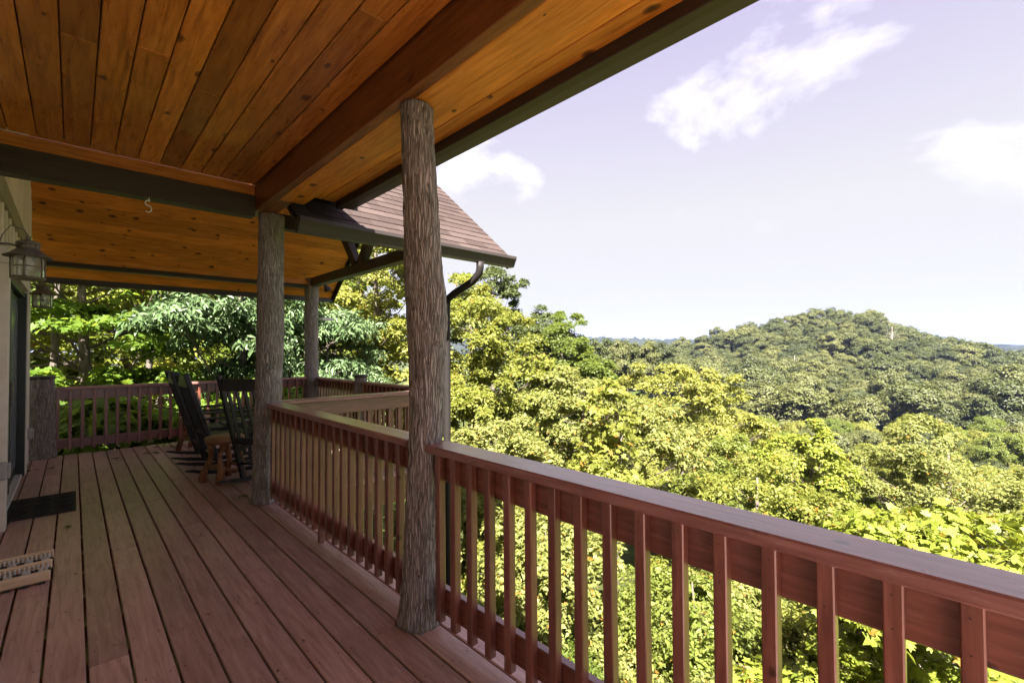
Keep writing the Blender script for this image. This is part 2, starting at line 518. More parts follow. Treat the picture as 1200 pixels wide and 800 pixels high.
def tube(name, pts, r, mat, parent=None, n=8, smooth=True, wob=0.0, seed=0):
    radii = r if isinstance(r, (list, tuple)) else [r] * len(pts)
    V, F = tube_data(pts, radii, n, wob=wob, seed=seed)
    return obj(name, mesh_from(name, V, F, mat, smooth), parent)
def lathe(name, prof, mat, parent=None, n=24, loc=(0, 0, 0), smooth=True):
    V, F = [], []
    for (r, z) in prof:
        for k in range(n):
            t = 2 * math.pi * k / n
            V.append((r * math.cos(t), r * math.sin(t), z))
    for i in range(len(prof) - 1):
        for k in range(n):
            k2 = (k + 1) % n
            F.append((i * n + k, i * n + k2, (i + 1) * n + k2, (i + 1) * n + k))
    return obj(name, mesh_from(name, V, F, mat, smooth), parent, loc)
def prism(name, poly, axis, a0, a1, mat, parent=None):
    """polygon in the two other axes, extruded along axis from a0 to a1"""
    V = []
    for a in (a0, a1):
        for (u, w) in poly:
            V.append({'X': (a, u, w), 'Y': (u, a, w), 'Z': (u, w, a)}[axis])
    n = len(poly)
    F = [tuple(range(n))[::-1], tuple(range(n, 2 * n))] + [(i, (i + 1) % n, n + (i + 1) % n, n + i) for i in range(n)]
    me = mesh_from(name, V, F, mat)
    import bmesh
    bm = bmesh.new(); bm.from_mesh(me)
    bmesh.ops.recalc_face_normals(bm, faces=bm.faces)
    bm.to_mesh(me); bm.free()
    return obj(name, me, parent)
# ------------------------------------------------------------------ ground
HQ = [-160, -110, -80, -63, -46, -34, -24, -4, 14, 25, 35, 45, 60, 90, 180]            # metres along the ridge of the hill
HZ = [-16, -12, -7.0, -3.5, -0.4, 1.0, 3.2, 4.6, 4.4, -1.5, -6.0, -11.5, -17.0, -19, -19]
HC = (240.0, 48.5)
def ground(x, y):
    s = max(x - 1.0, 0) * 0.9 + max(y - 9.5, 0) * 0.30 - min(x + 1, 0) * 0.1
    z = -3.0 - 18.0 * (1 - math.exp(-max(s - 1.0, 0) / 34.0))
    dx, dy = x - HC[0], y - HC[1]
    al = dx * 0.984 + dy * 0.181
    q = 248.0 * math.tan(max(-1.2, min(1.2, math.atan2(y, max(x, 1.0)) - math.atan2(HC[1], HC[0]))))
    hz = float(np.interp(-q, HQ, HZ))
    w = math.exp(-(al / 70.0) ** 2) if al < 0 else math.exp(-(al / 160.0) ** 2)
    z = z * (1 - w) + hz * w if hz > z else z
    # rise towards the back beyond the far end of the house
    z += 2.2 * math.exp(-((x + 4) / 12) ** 2 - ((y - 20) / 10) ** 2)
    z += 0.5 * noise.noise(Vector((x * 0.05, y * 0.05, 0.3)))
    return z
def graded(lo, hi, n, c, p=2.6):
    t = np.linspace(-1, 1, n)
    u = np.sign(t) * np.abs(t) ** p
    return np.where(u < 0, c + (-u) * (lo - c), c + u * (hi - c))
gx = graded(-6000, 9000, 150, 30.0, 3.2)
gy = graded(-6000, 6000, 130, 20.0, 3.2)
V, F = [], []
for x in gx:
    for y in gy:
        z = ground(x, y)
        far = math.hypot(x, y)
        if far > 420:
            z = z * max(0, 1 - (far - 420) / 1500) - 22 * min(1, (far - 420) / 1500)
        V.append((x, y, z))
ny = len(gy)
for i in range(len(gx) - 1):
    for j in range(ny - 1):
        F.append((i * ny + j, (i + 1) * ny + j, (i + 1) * ny + j + 1, i * ny + j + 1))
terrain = obj('terrain', mesh_from('terrain', V, F, 'forest_floor', True))
terrain['kind'] = 'structure'

# wooded ridges on the skyline
m_, nt, p, out = new_mat('far_forest')
tc = N(nt, 'ShaderNodeTexCoord')
g = noise_tex(nt, tc.outputs['Object'], 0.03, 6, 0.7)
nt.links.new(ramp(nt, g, [(0.35, (0.014, 0.018, 0.012)), (0.65, (0.034, 0.040, 0.024))]), p.inputs['Base Color'])
p.inputs['Roughness'].default_value = 1.0
p.inputs['Specular IOR Level'].default_value = 0.0
def ridge(c, ang, length, prof, depth, base, seed, bump_h, nl=420):
    """a long hill: crest heights given along its length, falling away on both sides"""
    ca, sa = math.cos(ang), math.sin(ang)
    V, F = [], []
    offs = [-depth, -depth * .72, -depth * .5, -depth * .32, -depth * .18, -depth * .08, 0, depth * .2, depth]
    for i in range(nl):
        t = -length / 2 + length * i / (nl - 1)
        zc = float(np.interp(t, [a for a, b in prof], [b for a, b in prof]))
        for o in offs:
            f = math.cos(min(1, abs(o) / depth) * math.pi / 2) ** 0.8
            z = base + (zc - base) * f
            z += bump_h * (noise.noise(Vector((t * 0.05, o * 0.05, seed))) + 0.6 * noise.noise(Vector((t * 0.17, o * 0.1, seed + 3)))) * (f + .1)
            z += (zc - base) * 0.12 * noise.noise(Vector((t * 0.004, o * 0.004, seed + 9))) * (1 - f)
            V.append((c[0] + ca * t - sa * o, c[1] + sa * t + ca * o, z))
    no = len(offs)
    for i in range(nl - 1):
        for j in range(no - 1):
            F.append((i * no + j, (i + 1) * no + j, (i + 1) * no + j + 1, i * no + j + 1))
    o = obj('hill_ridge', mesh_from('hill_ridge', V, F, 'far_forest', False))
    o['kind'] = 'structure'
    return o
# direction square to the line of sight towards the gap left of the hill
ridge((1240, 880), math.atan2(-0.81, 0.58), 2600,
      [(-1300, 95), (-700, 84), (-390, 84), (-250, 68), (-120, 50), (0, 40), (140, 36), (300, 32), (600, 24), (1300, 0)], 500, -24, 1.0, 9)
ridge((5200, -120), math.atan2(-0.999, 0.04), 5200,
      [(-2600, 10), (-600, 26), (-150, 34), (100, 28), (350, 58), (700, 90), (1200, 110), (2600, 120)], 1300, -24, 5.0, 6)
ridge((3600, -60), math.atan2(-0.999, 0.04), 3600,
      [(-1800, 0), (-500, 6), (0, 4), (260, 9), (480, 14), (800, 34), (1800, 40)], 900, -24, 8.0, 5)

# ------------------------------------------------------------------ house
HX = -0.43           # face of the wall
house = thing('house', 'cream board and batten house wall with a glass door onto the deck', 'house', (HX, 7, 0))
def H(name, x0, x1, y0, y1, z0, z1, mat, parent=None, b=0.004):
    o = box(name, x0, x1, y0, y1, z0, z1, mat, parent or house, b)
    if parent is None:
        o.location = (o.location[0] - HX, o.location[1] - 7, o.location[2])
    return o
D0, D1, DT = 5.52, 7.74, 2.10
H('wall', HX - 0.16, HX, -1.40, D0, 0.0, 3.78, 'siding')
H('wall', HX - 0.16, HX, D1, 8.62, 0.0, 4.3, 'siding')
H('wall', HX - 0.16, HX, D0, D1, DT, 4.6, 'siding')
H('wall', HX - 0.16, HX, 4.9, D0 - 0.001, 3.78, 4.2, 'siding')
H('wall', -6.5, HX - 0.165, 8.46, 8.62, 0.0, 4.2, 'siding')
H('wall', -6.5, HX - 0.165, -1.40, -1.24, 0.0, 3.78, 'siding')  # invented house end, placed so that sun reaches the open deck
H('foundation', -6.5, HX - 0.012, -1.38, 8.60, -4.2, -0.012, 'foundation')
for k in range(42):
    y = 8.44 - k * 0.305
    if y < -1.3:
        break
    z0 = DT + 0.16 if D0 - 0.14 < y < D1 + 0.14 else 0.03
    if z0 < 2.55:
        H('batten', HX, HX + 0.018, y, y + 0.05, z0, 2.60, 'siding', b=0.003)
for k in range(30):
    y = 8.56 - k * 0.152
    if y > 4.86:
        H('batten', HX, HX + 0.020, y, y + 0.045, 2.775, min(4.2, 2.85 + 0.83 * min(y - 4.2, 9.6 - y)), 'siding', b=0.003)
H('band_board', HX, HX + 0.030, 4.80, 8.62, 2.605, 2.77, 'band')
H('band_board', HX, HX + 0.030, -1.40, 4.66, 2.605, 2.77, 'band')
H('corner_board', HX - 0.10, HX + 0.022, 8.50, 8.645, 0.0, 2.602, 'trim')
# door casing and the sliding glass door
H('casing', HX, HX + 0.055, D0 - 0.13, D0, 0.0, DT + 0.02, 'trim')
H('casing', HX, HX + 0.045, D1 + 0.005, D1 + 0.13, 0.0, DT + 0.02, 'trim')
H('casing', HX, HX + 0.05, D0 - 0.13, D1 + 0.13, DT + 0.022, DT + 0.15, 'trim')
door = H('door', HX - 0.10, HX - 0.035, D0 + 0.06, D1 - 0.06, 0.03, DT - 0.06, 'green_frame')
dl = door.location
def DP(name, x0, x1, y0, y1, z0, z1, mat):
    me = box_mesh(name, x1 - x0, y1 - y0, z1 - z0, mat, 0.004)
    return obj(name, me, door, ((x0 + x1) / 2 - HX - dl[0], (y0 + y1) / 2 - 7 - dl[1], (z0 + z1) / 2 - dl[2]))
DP('pane', HX - 0.035, HX - 0.028, D0 + 0.14, (D0 + D1) / 2 - 0.05, 0.14, DT - 0.14, 'pane')
DP('pane', HX - 0.035, HX - 0.028, (D0 + D1) / 2 + 0.05, D1 - 0.14, 0.14, DT - 0.14, 'pane')
DP('stile', HX - 0.034, HX - 0.012, (D0 + D1) / 2 - 0.05, (D0 + D1) / 2 + 0.05, 0.04, DT - 0.07, 'green_frame')
DP('handle', HX - 0.012, HX + 0.012, (D0 + D1) / 2 - 0.012, (D0 + D1) / 2 + 0.012, 0.9, 1.12, 'lantern_metal')
H('jamb', HX - 0.15, HX + 0.03, D0 + 0.001, D0 + 0.055, 0.0, DT - 0.001, 'green_frame')
H('jamb', HX - 0.15, HX + 0.035, D1 - 0.055, D1 - 0.001, 0.0, DT - 0.001, 'green_frame')
H('jamb', HX - 0.15, HX + 0.02, D0 + 0.056, D1 - 0.056, DT - 0.055, DT - 0.001, 'green_frame')
H('threshold', HX - 0.15, HX + 0.02, D0 + 0.056, D1 - 0.056, 0.0, 0.028, 'white_frame')
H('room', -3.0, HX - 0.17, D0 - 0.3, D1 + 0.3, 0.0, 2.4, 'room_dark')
# weatherproof sockets on the casing
for (y, z, x) in ((D0 - 0.29, 0.50, HX + 0.02), (8.30, 0.40, HX + 0.012)):
    s = H('socket_box', x, x + 0.055, y, y + 0.085, z - 0.065, z + 0.065, 'outlet_grey', b=0.012)
    sl = box_mesh('socket_lid', 0.012, 0.07, 0.11, 'outlet_grey', 0.004)
    obj('socket_lid', sl, s, (0.033, 0, 0))

# ------------------------------------------------------------------ deck
deck = structure('deck')
PW, PITCHB = 0.1358, 0.1465
rng = random.Random(4)
for k in range(14):
    x1 = 1.377 + PITCHB - 0.0045 - PITCHB * k
    x0 = x1 - PW
    if k == 0:
        x1 = 1.470
        x0 = 1.3815
    if x1 < HX + 0.01:
        break
    x0 = max(x0, HX + 0.002)
    cuts = [-5.0]
    y = -5.0 + rng.uniform(1.5, 4.2)
    if k == 7: y = 1.95
    if k == 1: y = 1.33
    while y < 8.0:
        cuts.append(y); y += rng.choice((3.05, 3.66, 4.27))
    cuts.append(8.885)
    for a, b in zip(cuts[:-1], cuts[1:]):
        box('plank', x0, x1, a + 0.0012, b - 0.0012, -0.034 + rng.uniform(-.0008, 0.0), rng.uniform(-.0012, .0012), 'deck', deck, 0.0045)
for k in range(14):
    x0 = 1.480 + PITCHB * k
    if x0 > 3.40:
        break
    cut = rng.uniform(5.6, 8.0)
    x1 = min(x0 + PW, 3.49)
    box('plank', x0, x1, 4.735, cut - 0.0012, -0.034, rng.uniform(-.0012, .0012), 'deck', deck, 0.0045)
    box('plank', x0, x1, cut + 0.0012, 8.885, -0.034, rng.uniform(-.0012, .0012), 'deck', deck, 0.0045)
for k in range(22):  # unseen open deck added round the corner to bounce sunlight under the porch
    x1 = HX - 0.012 - PITCHB * k
    box('plank', x1 - PW, x1, -5.0, -1.415, -0.034, rng.uniform(-.0012, .0012), 'deck', deck, 0.0045)
box('rim_board', -3.66, 1.424, -5.04, -5.002, -0.32, -0.004, 'rail_X', deck)
for y in np.arange(-4.8, 8.8, 0.406):
    box('joist', HX + 0.01 if y > -1.45 else -3.66, 1.42 if y < 4.75 else 3.44, y, y + 0.04, -0.30, -0.036, 'rail_X', deck)
box('rim_board', 1.425, 1.463, -5.0, 4.742, -0.32, -0.036, 'rail_Y', deck)
box('rim_board', 1.425, 3.445, 4.745, 4.783, -0.32, -0.036, 'rail_X', deck)
box('rim_board', 3.447, 3.485, 4.745, 8.86, -0.32, -0.036, 'rail_Y', deck)
box('rim_board', HX + 0.01, 3.445, 8.84, 8.878, -0.32, -0.036, 'rail_X', deck)
for (x, y) in ((1.36, -4.9), (-1.2, -4.9), (-3.5, -4.9), (1.36, -2.3), (1.36, 0.0), (1.36, 2.1), (1.40, 4.85), (3.38, 4.86), (3.38, 8.76), (1.6, 8.76)):
    gz = ground(x, y)
    box('support_post', x - 0.07, x + 0.07, y - 0.07, y + 0.07, gz - 0.3, -0.322, 'rail_Z', deck)

V, F = [], []
for k in range(13):
    xc = 1.377 - 0.0045 - PITCHB * k - PW / 2 + PITCHB if k else 1.425
    for y in np.arange(-4.8, 8.8, 0.406):
        for sx_ in (-.045, .045):
            if k == 0 and sx_ > 0:
                continue
            cx, cy = xc + sx_ * (1 if k else .5) + random.uniform(-.006, .006), y + .02 + random.uniform(-.008, .008)
            if cx < HX + .02:
                continue
            b = len(V)
            for q in range(6):
                V.append((cx + .004 * math.cos(q * math.pi / 3), cy + .004 * math.sin(q * math.pi / 3), .0016))
            F.append(tuple(range(b, b + 6)))
so = obj('screw_heads', mesh_from('screw_heads', V, F, 'screw_metal'), deck)
so['kind'] = 'stuff'

# ------------------------------------------------------------------ railings
def railing(label, start, direction, length, inner, n_off=0.0, z_top=0.93, spacing=0.1255, phase=0.05, group=None, long_at=None, screws=False):
    """start is the middle of the cap's end; direction and inner are 'X+','Y-' and so on"""
    t = thing('deck_railing', label, 'railing', (start[0], start[1], 0), 0, group)
    dv = {'X+': (1, 0), 'X-': (-1, 0), 'Y+': (0, 1), 'Y-': (0, -1)}[direction]
    iv = {'X+': (1, 0), 'X-': (-1, 0), 'Y+': (0, 1), 'Y-': (0, -1)}[inner]
    ax = direction[0]
    def piece(name, a0, a1, o0, o1, z0, z1, mat, b=0.004):
        xs = sorted((dv[0] * a0 + iv[0] * o0, dv[0] * a1 + iv[0] * o1))
        ys = sorted((dv[1] * a0 + iv[1] * o0, dv[1] * a1 + iv[1] * o1))
        return box(name, xs[0], xs[1], ys[0], ys[1], z0, z1, mat, t, b)
    piece('cap', 0, length, -0.074, 0.076, z_top - 0.04, z_top, 'cap_' + ax, 0.006)
    piece('upper_board', 0.02, length - 0.02, -0.028, 0.009, z_top - 0.182, z_top - 0.0415, 'rail_' + ax)
    piece('lower_board', 0.02, length - 0.02, -0.028, 0.009, 0.085, 0.215, 'rail_' + ax)
    heads = []
    n = int((length - phase) / spacing) + 1
    for k in range(n):
        a = phase + k * spacing
        if a > length - 0.03:
            break
        z0 = 0.062 + random.uniform(-.004, .004)
        if long_at is not None and abs(a - long_at) < spacing / 2:
            z0 = 0.003
        o = piece('baluster', a - 0.019, a + 0.019, 0.0095, 0.0475, z0 if z0 < 0.01 else 0.062, z_top - 0.0415, 'rail_Z', 0.0035)
        o.rotation_euler = (random.gauss(0, .0022), random.gauss(0, .0022), random.gauss(0, .02))
        heads.append(a + random.uniform(-.003, .003))
    if screws:
        V, F = [], []
        for a in heads:
            for z in (z_top - .075 + random.uniform(-.006, .006), z_top - .15 + random.uniform(-.006, .006), .18 + random.uniform(-.008, .008), .115 + random.uniform(-.008, .008)):
                b = len(V)
                for k in range(6):
                    th = k * math.pi / 3
                    u, w = .0026 * math.cos(th), .0026 * math.sin(th)
                    V.append((dv[0] * (a + u) + iv[0] * .0482, dv[1] * (a + u) + iv[1] * .0482, z + w))
                F.append(tuple(range(b, b + 6)))
        so = obj('screw_heads', mesh_from('screw_heads', V, F, 'screw_metal'), t)
        so['kind'] = 'stuff'
    return t
railing('long red-brown railing running from the knobbly log post onto the added open deck', (1.362, 1.995), 'Y-', 6.9, 'X-', phase=0.075, screws=True)
railing('red-brown railing between the two log posts, one baluster reaching the deck', (1.362, 4.62), 'Y-', 2.44, 'X-', phase=0.05, long_at=1.18, screws=True)
railing('pinkish railing of the bump-out, smooth outer board facing the gable gutter', (1.455, 4.80), 'X+', 1.85, 'Y+', phase=0.06)
railing('shaded railing past the short capped log stub on the bump-out', (3.38, 8.84), 'Y-', 1.62, 'X-', phase=0.06, z_top=0.925)
railing('railing between the capped log stub and the bump-out outer corner', (3.38, 6.98), 'Y-', 2.06, 'X-', phase=0.06, z_top=0.925)
railing('far end railing behind the black rocking chairs', (-0.20, 8.93), 'X+', 3.36, 'Y-', phase=0.05, z_top=0.935)

# ------------------------------------------------------------------ log posts
def log_post(label, x, y, prof, seed, z0=0.0, nu=72, capped=False, name='log_post', group=None, amp=0.008, ridges=9.0):
    t = thing(name, label, 'post', (x, y, z0), 0, group)
    zs = [p[0] for p in prof]
    L = zs[-1] - zs[0]
    nv = max(24, int(L / 0.018))
    V, F = [], []
    for j in range(nv + 1):
        z = zs[0] + L * j / nv
        r = float(np.interp(z, zs, [p[1] for p in prof]))
        ox = float(np.interp(z, zs, [p[2] for p in prof]))
        oy = float(np.interp(z, zs, [p[3] for p in prof]))
        for k in range(nu):
            a = 2 * math.pi * k / nu
            c, s = math.cos(a), math.sin(a)
            w = noise.noise(Vector((c * 0.9 + seed, s * 0.9, z * 1.3))) * 0.09
            tw = z * 0.35
            c2, s2 = math.cos(a + tw), math.sin(a + tw)
            f = noise.noise(Vector((c2 * ridges + seed * 3.1, s2 * ridges, z * 3.4)))
            f2 = noise.noise(Vector((c2 * ridges * 2.3, s2 * ridges * 2.3 + seed, z * 9.0)))
            d = amp * (0.75 - 2.0 * abs(f) + 0.5 * f2)
            fl = 0.0
            if z < 0.16:
                fl = 0.018 * (1 - z / 0.16) * (0.6 + noise.noise(Vector((c * 3 + seed, s * 3, 0.0))))
            rr = r * (1 + w) + d + fl
            V.append((ox + rr * c, oy + rr * s, z))
    for j in range(nv):
        for k in range(nu):
            k2 = (k + 1) % nu
            F.append((j * nu + k, j * nu + k2, (j + 1) * nu + k2, (j + 1) * nu + k))
    F.append(tuple(nv * nu + k for k in range(nu)))
    F.append(tuple(range(nu))[::-1])
    obj('log', mesh_from('log', V, F, 'bark', True), t)
    if capped:
        r = prof[-1][1] + 0.012
        zt = zs[-1]
        lathe('cap', [(r - .004, zt - 0.035), (r + 0.004, zt - 0.03), (r + 0.004, zt + 0.004), (r - 0.006, zt + 0.010), (0.0, zt + 0.014)], 'gutter_metal', t, 28)
    return t
RX, RY = 0.723, -0.691     # level direction used for the crooked axis
def crook(z, r, s):
    return (z, r, RX * s, RY * s)
log_post('knobbly log post with swollen middle beside the long railing', 1.317, 2.084,
         [crook(0, .098, 0), crook(.12, .090, .0), crook(.35, .083, .008), crook(.8, .084, .026), crook(1.05, .088, .036), crook(1.35, .090, .040),
          crook(1.55, .100, .044), crook(1.68, .102, .040), crook(1.82, .093, .028), crook(2.15, .086, .012), crook(2.45, .082, -.002), crook(2.698, .081, -.010)], 3.0)
log_post('straight log post holding the corner of the dark cross beam', 1.325, 4.735,
         [crook(0, .103, -.02), crook(.3, .098, -.02), crook(.9, .110, .01), crook(1.5, .112, .025), crook(2.2, .108, .03), crook(2.698, .104, .035)], 11.0)
log_post('log post at the far corner of the bump-out under the tie beam', 3.27, 8.93,
         [crook(0, .13, 0), crook(1.0, .12, 0), crook(2.0, .115, -.005), crook(2.80, .118, 0)], 17.0, nu=48)
log_post('log post at the outer corner of the bump-out beneath the gutter downspout', 3.22, 4.92,
         [crook(0, .10, -.01), crook(1.0, .092, -.01), crook(2.0, .088, -.01), crook(2.62, .088, -.01)], 23.0, nu=40)
log_post('thick rugged log stub with metal cap against the house corner', -0.318, 8.86,
         [crook(0, .150, 0), crook(.3, .135, .0), crook(.7, .130, .0), crook(1.09, .132, 0)], 31.0, nu=64, capped=True, name='log_stub_post', amp=0.022, ridges=4.5)
log_post('short log stub with metal cap dividing the bump-out railing', 3.38, 7.09,
         [crook(0, .10, 0), crook(.6, .095, 0), crook(1.02, .095, 0)], 37.0, nu=36, capped=True, name='log_stub_post')

# ------------------------------------------------------------------ porch roof over the deck, ended early behind the camera to let sun in
CZ = 2.94
proof = thing('porch_roof', 'flat pine board porch ceiling with red-brown girder and dark gutter edge', 'roof', (0, 0, 0))
for k in range(14):
    x0 = -0.2015 - 0.1395 * 2 + 0.1395 * k
    x1 = x0 + 0.1340
    x0 = max(x0, HX + 0.003); x1 = min(x1, 1.197)
    if x1 - x0 < 0.02:
        continue
    cut = rng.uniform(0.3, 3.6)
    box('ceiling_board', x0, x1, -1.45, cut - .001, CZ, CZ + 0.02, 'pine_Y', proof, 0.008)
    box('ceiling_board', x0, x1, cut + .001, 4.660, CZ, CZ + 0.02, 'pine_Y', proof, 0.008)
box('ceiling_light_block', HX + 0.003, 1.197, -1.45, 4.66, CZ + 0.0225, CZ + 0.04, 'darkbeam_Y', proof)  # dark sheet added to stop light leaking through the board gaps
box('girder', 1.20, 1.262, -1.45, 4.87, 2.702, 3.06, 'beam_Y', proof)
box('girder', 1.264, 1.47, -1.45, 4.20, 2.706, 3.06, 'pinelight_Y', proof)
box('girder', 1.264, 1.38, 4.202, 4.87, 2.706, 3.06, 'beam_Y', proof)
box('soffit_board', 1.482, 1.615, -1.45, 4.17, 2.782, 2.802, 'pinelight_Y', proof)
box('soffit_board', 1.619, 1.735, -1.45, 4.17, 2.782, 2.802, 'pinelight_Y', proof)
box('soffit_gap_strip', 1.4705, 1.4815, -1.45, 4.17, 2.745, 2.80, 'darkbeam_Y', proof)  # dark strip filling the gap between girder and soffit boards
box('fascia', 1.737, 1.80, -1.45, 4.17, 2.722, 2.90, 'darkbeam_Y', proof)
cross = box('cross_beam', HX + 0.002, 1.198, 4.665, 4.80, 2.652, 2.842, 'darkbeam_X', proof)
box('cross_board', HX + 0.002, 1.196, 4.668, 4.70, 2.844, 2.938, 'pine_X', proof)
def gutter_profile(w=0.125, h=0.125):
    return [(0.0, 0.0), (w * .62, 0.0), (w * .80, h * .42), (w * .92, h * .62), (w, h * .74), (w, h), (w - .014, h), (w - .014, h - .006),
            (w - .004, h - .006), (w - .005, h * .76), (w * .90, h * .66), (w * .77, h * .44), (w * .58, .003), (.003, .003), (.003, h), (0, h)]
prism('gutter', [(1.802 + u, 2.735 + w) for u, w in gutter_profile(0.135, 0.125)], 'Y', -1.45, 4.13, 'gutter_metal', proof)
box('gutter_end', 1.8025, 1.936, 4.131, 4.136, 2.736, 2.858, 'gutter_metal', proof, 0.001)
# roof deck and shingle skin above (seen only from outside)
def slope(x):
    return 2.885 + 0.42 * (1.90 - x)
prism('roof_slab', [(1.90, slope(1.90)), (HX - 0.1, slope(HX - 0.1)), (HX - 0.1, slope(HX - 0.1) - 0.10), (1.805, slope(1.805) - 0.055)], 'Y', -1.5, 4.66, 'shingle_asphalt', proof)
prism('roof_slab', [(HX - 0.101, slope(HX - 0.1)), (-5.0, slope(-5.0)), (-5.0, slope(-5.0) - 0.1), (HX - 0.101, slope(HX - 0.1) - 0.10)], 'Y', -1.5, 9.2, 'shingle_asphalt', proof)
prism('roof_slab', [(-5.001, slope(-5.0)), (-9.0, slope(-5.0) - 1.7), (-9.0, slope(-5.0) - 1.8), (-5.001, slope(-5.0) - 0.1)], 'Y', -1.5, 9.2, 'shingle_asphalt', proof)

prism('gable_end', [(1.80, CZ - .03), (1.80, slope(1.80) - .06), (-5.0, slope(-5.0) - .105), (-8.9, slope(-5.0) - 1.75), (-8.9, CZ - .03)], 'Y', -1.49, -1.452, 'siding', proof)  # unseen end wall, invented where the roof is cut short for the sun
# ------------------------------------------------------------------ gable roof of the bump-out
YN, YF, YR, ZE, MS = 4.20, 9.62, 6.91, 2.575, 0.84
XG = 3.97
ZR = ZE + MS * (YR - YN)
gab = thing('gable_roof', 'brown shingled gable roof with knotty pine underside over the bump-out', 'roof', (0, 0, 0))
TH = 0.05
ca, sa_ = 1 / math.hypot(1, MS), MS / math.hypot(1, MS)
# deck boards of the two slopes (thin slabs); near one is notched where it passes under the porch roof
def slab(x0, x1, y0, y1, side):
    f = lambda y: ZE + MS * ((y - YN) if side == 'n' else (YF - y))
    prism('roof_deck', [(y0, f(y0)), (y1, f(y1)), (y1, f(y1) - TH), (y0, f(y0) - TH)], 'X', x0, x1, 'darkbeam_Y', gab)
slab(1.395, XG - 0.03, YN + 0.01, YR - .001, 'n')
slab(HX + 0.002, 1.393, 4.93, YR - .001, 'n')
slab(HX + 0.002, XG - 0.03, YR, YF - 0.01, 'f')
# pine boards on the underside of the far slope
ang = math.atan(MS)
nb = 24
y = YF - 0.03
k = 0
while y > YR + 0.05 and k < 40:
    wy = 0.1385 * ca
    yc = y - wy / 2
    zc = ZE + MS * (YF - yc) - TH - 0.0125 / ca
    cutx = rng.uniform(0.3, 3.2)
    for (xa, xb) in ((HX + 0.004, cutx - 0.001), (cutx + 0.001, XG - 0.075)):
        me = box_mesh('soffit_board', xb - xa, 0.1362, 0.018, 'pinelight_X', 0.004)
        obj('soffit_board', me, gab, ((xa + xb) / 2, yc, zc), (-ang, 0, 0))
    y -= wy; k += 1
y = YR - 0.03
while y > 4.99:
    wy = 0.1385 * ca
    yc = y - wy / 2
    zc = ZE + MS * (yc - YN) - TH - 0.0125 / ca
    me = box_mesh('soffit_board', XG - 0.075 - HX - 0.004, 0.1362, 0.018, 'pinelight_X', 0.004)
    obj('soffit_board', me, gab, ((XG - 0.075 + HX + 0.004) / 2, yc, zc), (ang, 0, 0))
    y -= wy
# shingles of the near slope
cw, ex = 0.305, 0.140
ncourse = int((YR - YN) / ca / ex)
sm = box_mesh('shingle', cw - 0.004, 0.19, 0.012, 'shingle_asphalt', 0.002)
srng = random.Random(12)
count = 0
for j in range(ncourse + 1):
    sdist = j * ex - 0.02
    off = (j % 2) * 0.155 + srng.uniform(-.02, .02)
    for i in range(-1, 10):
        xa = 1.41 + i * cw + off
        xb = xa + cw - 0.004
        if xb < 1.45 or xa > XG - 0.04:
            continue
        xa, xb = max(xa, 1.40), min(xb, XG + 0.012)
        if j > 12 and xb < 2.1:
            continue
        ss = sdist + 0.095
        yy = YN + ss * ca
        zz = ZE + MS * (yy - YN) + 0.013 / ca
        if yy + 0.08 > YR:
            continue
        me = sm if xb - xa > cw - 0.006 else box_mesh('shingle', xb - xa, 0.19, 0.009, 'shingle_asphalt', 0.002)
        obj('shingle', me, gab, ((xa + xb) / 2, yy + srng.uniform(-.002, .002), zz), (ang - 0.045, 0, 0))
        count += 1
# far slope skin
f = lambda y: ZE + MS * (YF - y)
prism('roof_skin', [(YR, f(YR) + .012), (YF + .02, f(YF + .02) + .012), (YF + .02, f(YF + .02) + .004), (YR, f(YR) + .004)], 'X', 0.5, XG + .01, 'shingle_asphalt', gab)
# rake boards, eave trim, gutters
def rake(side):
    g0 = (lambda y: ZE + MS * (y - YN)) if side == 'n' else (lambda y: ZE + MS * (YF - y))
    y0, y1 = (YN + .01, YR - .001) if side == 'n' else (YR, YF - .01)
    prism('rake_board', [(y0, g0(y0) - .002), (y1, g0(y1) - .002), (y1, g0(y1) - .15), (y0, g0(y0) - .15)], 'X', XG - .029, XG, 'darkbeam_Y', gab)
rake('n'); rake('f')
box('eave_trim', HX + .004, XG - .031, YF - .028, YF - .0005, ZE - .135, ZE - 0.012, 'gutter_metal', gab)
gp = gutter_profile(0.125, 0.128)
prism('gutter', [(YN + 0.005 - u, ZE - 0.128 + w) for u, w in gp], 'X', 1.40, 3.985, 'gutter_metal', gab)
for xe in (1.395, 3.986):
    prism('gutter_end', [(YN + 0.005 - u, ZE - 0.128 + w) for u, w in gp[:6]] + [(YN + .005, ZE)], 'X', xe, xe + 0.004, 'gutter_metal', gab)
# downspout: outlet, two elbows and the straight pipe at the corner post
dx = 3.455
tube('downspout', [(dx, YN - .05, ZE - .125), (dx, YN - .05, ZE - .19), (dx - .005, YN - .035, ZE - .26), (dx - .03, YN + .06, ZE - .35), (dx - .10, YN + .32, ZE - .47),
                   (dx - .125, YN + .42, ZE - .53), (dx - .13, YN + .44, ZE - .62), (dx - .13, YN + .44, ZE - 1.6), (dx - .13, YN + .44, 0.0), (dx - .13, YN + .44, -2.6)],
     0.045, 'downspout_paint', gab, 12)
# plates, tie beam and struts of the open gable
box('plate_beam', HX + .004, 3.16, 8.83, 8.96, 2.60, 2.665, 'darkbeam_X', gab)
box('plate_board', HX + .004, 3.16, 8.835, 8.955, 2.667, 2.745, 'pinelight_X', gab)
box('plate_beam', 1.40, 3.20, 4.80, 4.92, 2.62, 2.76, 'darkbeam_X', gab)
box('tie_beam', 3.20, 3.34, 4.90, 8.80, 2.632, 2.79, 'darkbeam_Y', gab)
for s in (-1, 1):
    beam('strut', (3.27, YR + s * 0.08, 2.793), (3.27, YR + s * 0.95, 2.793 + 1.02), 0.12, 0.14, 'darkbeam_Z', gab)
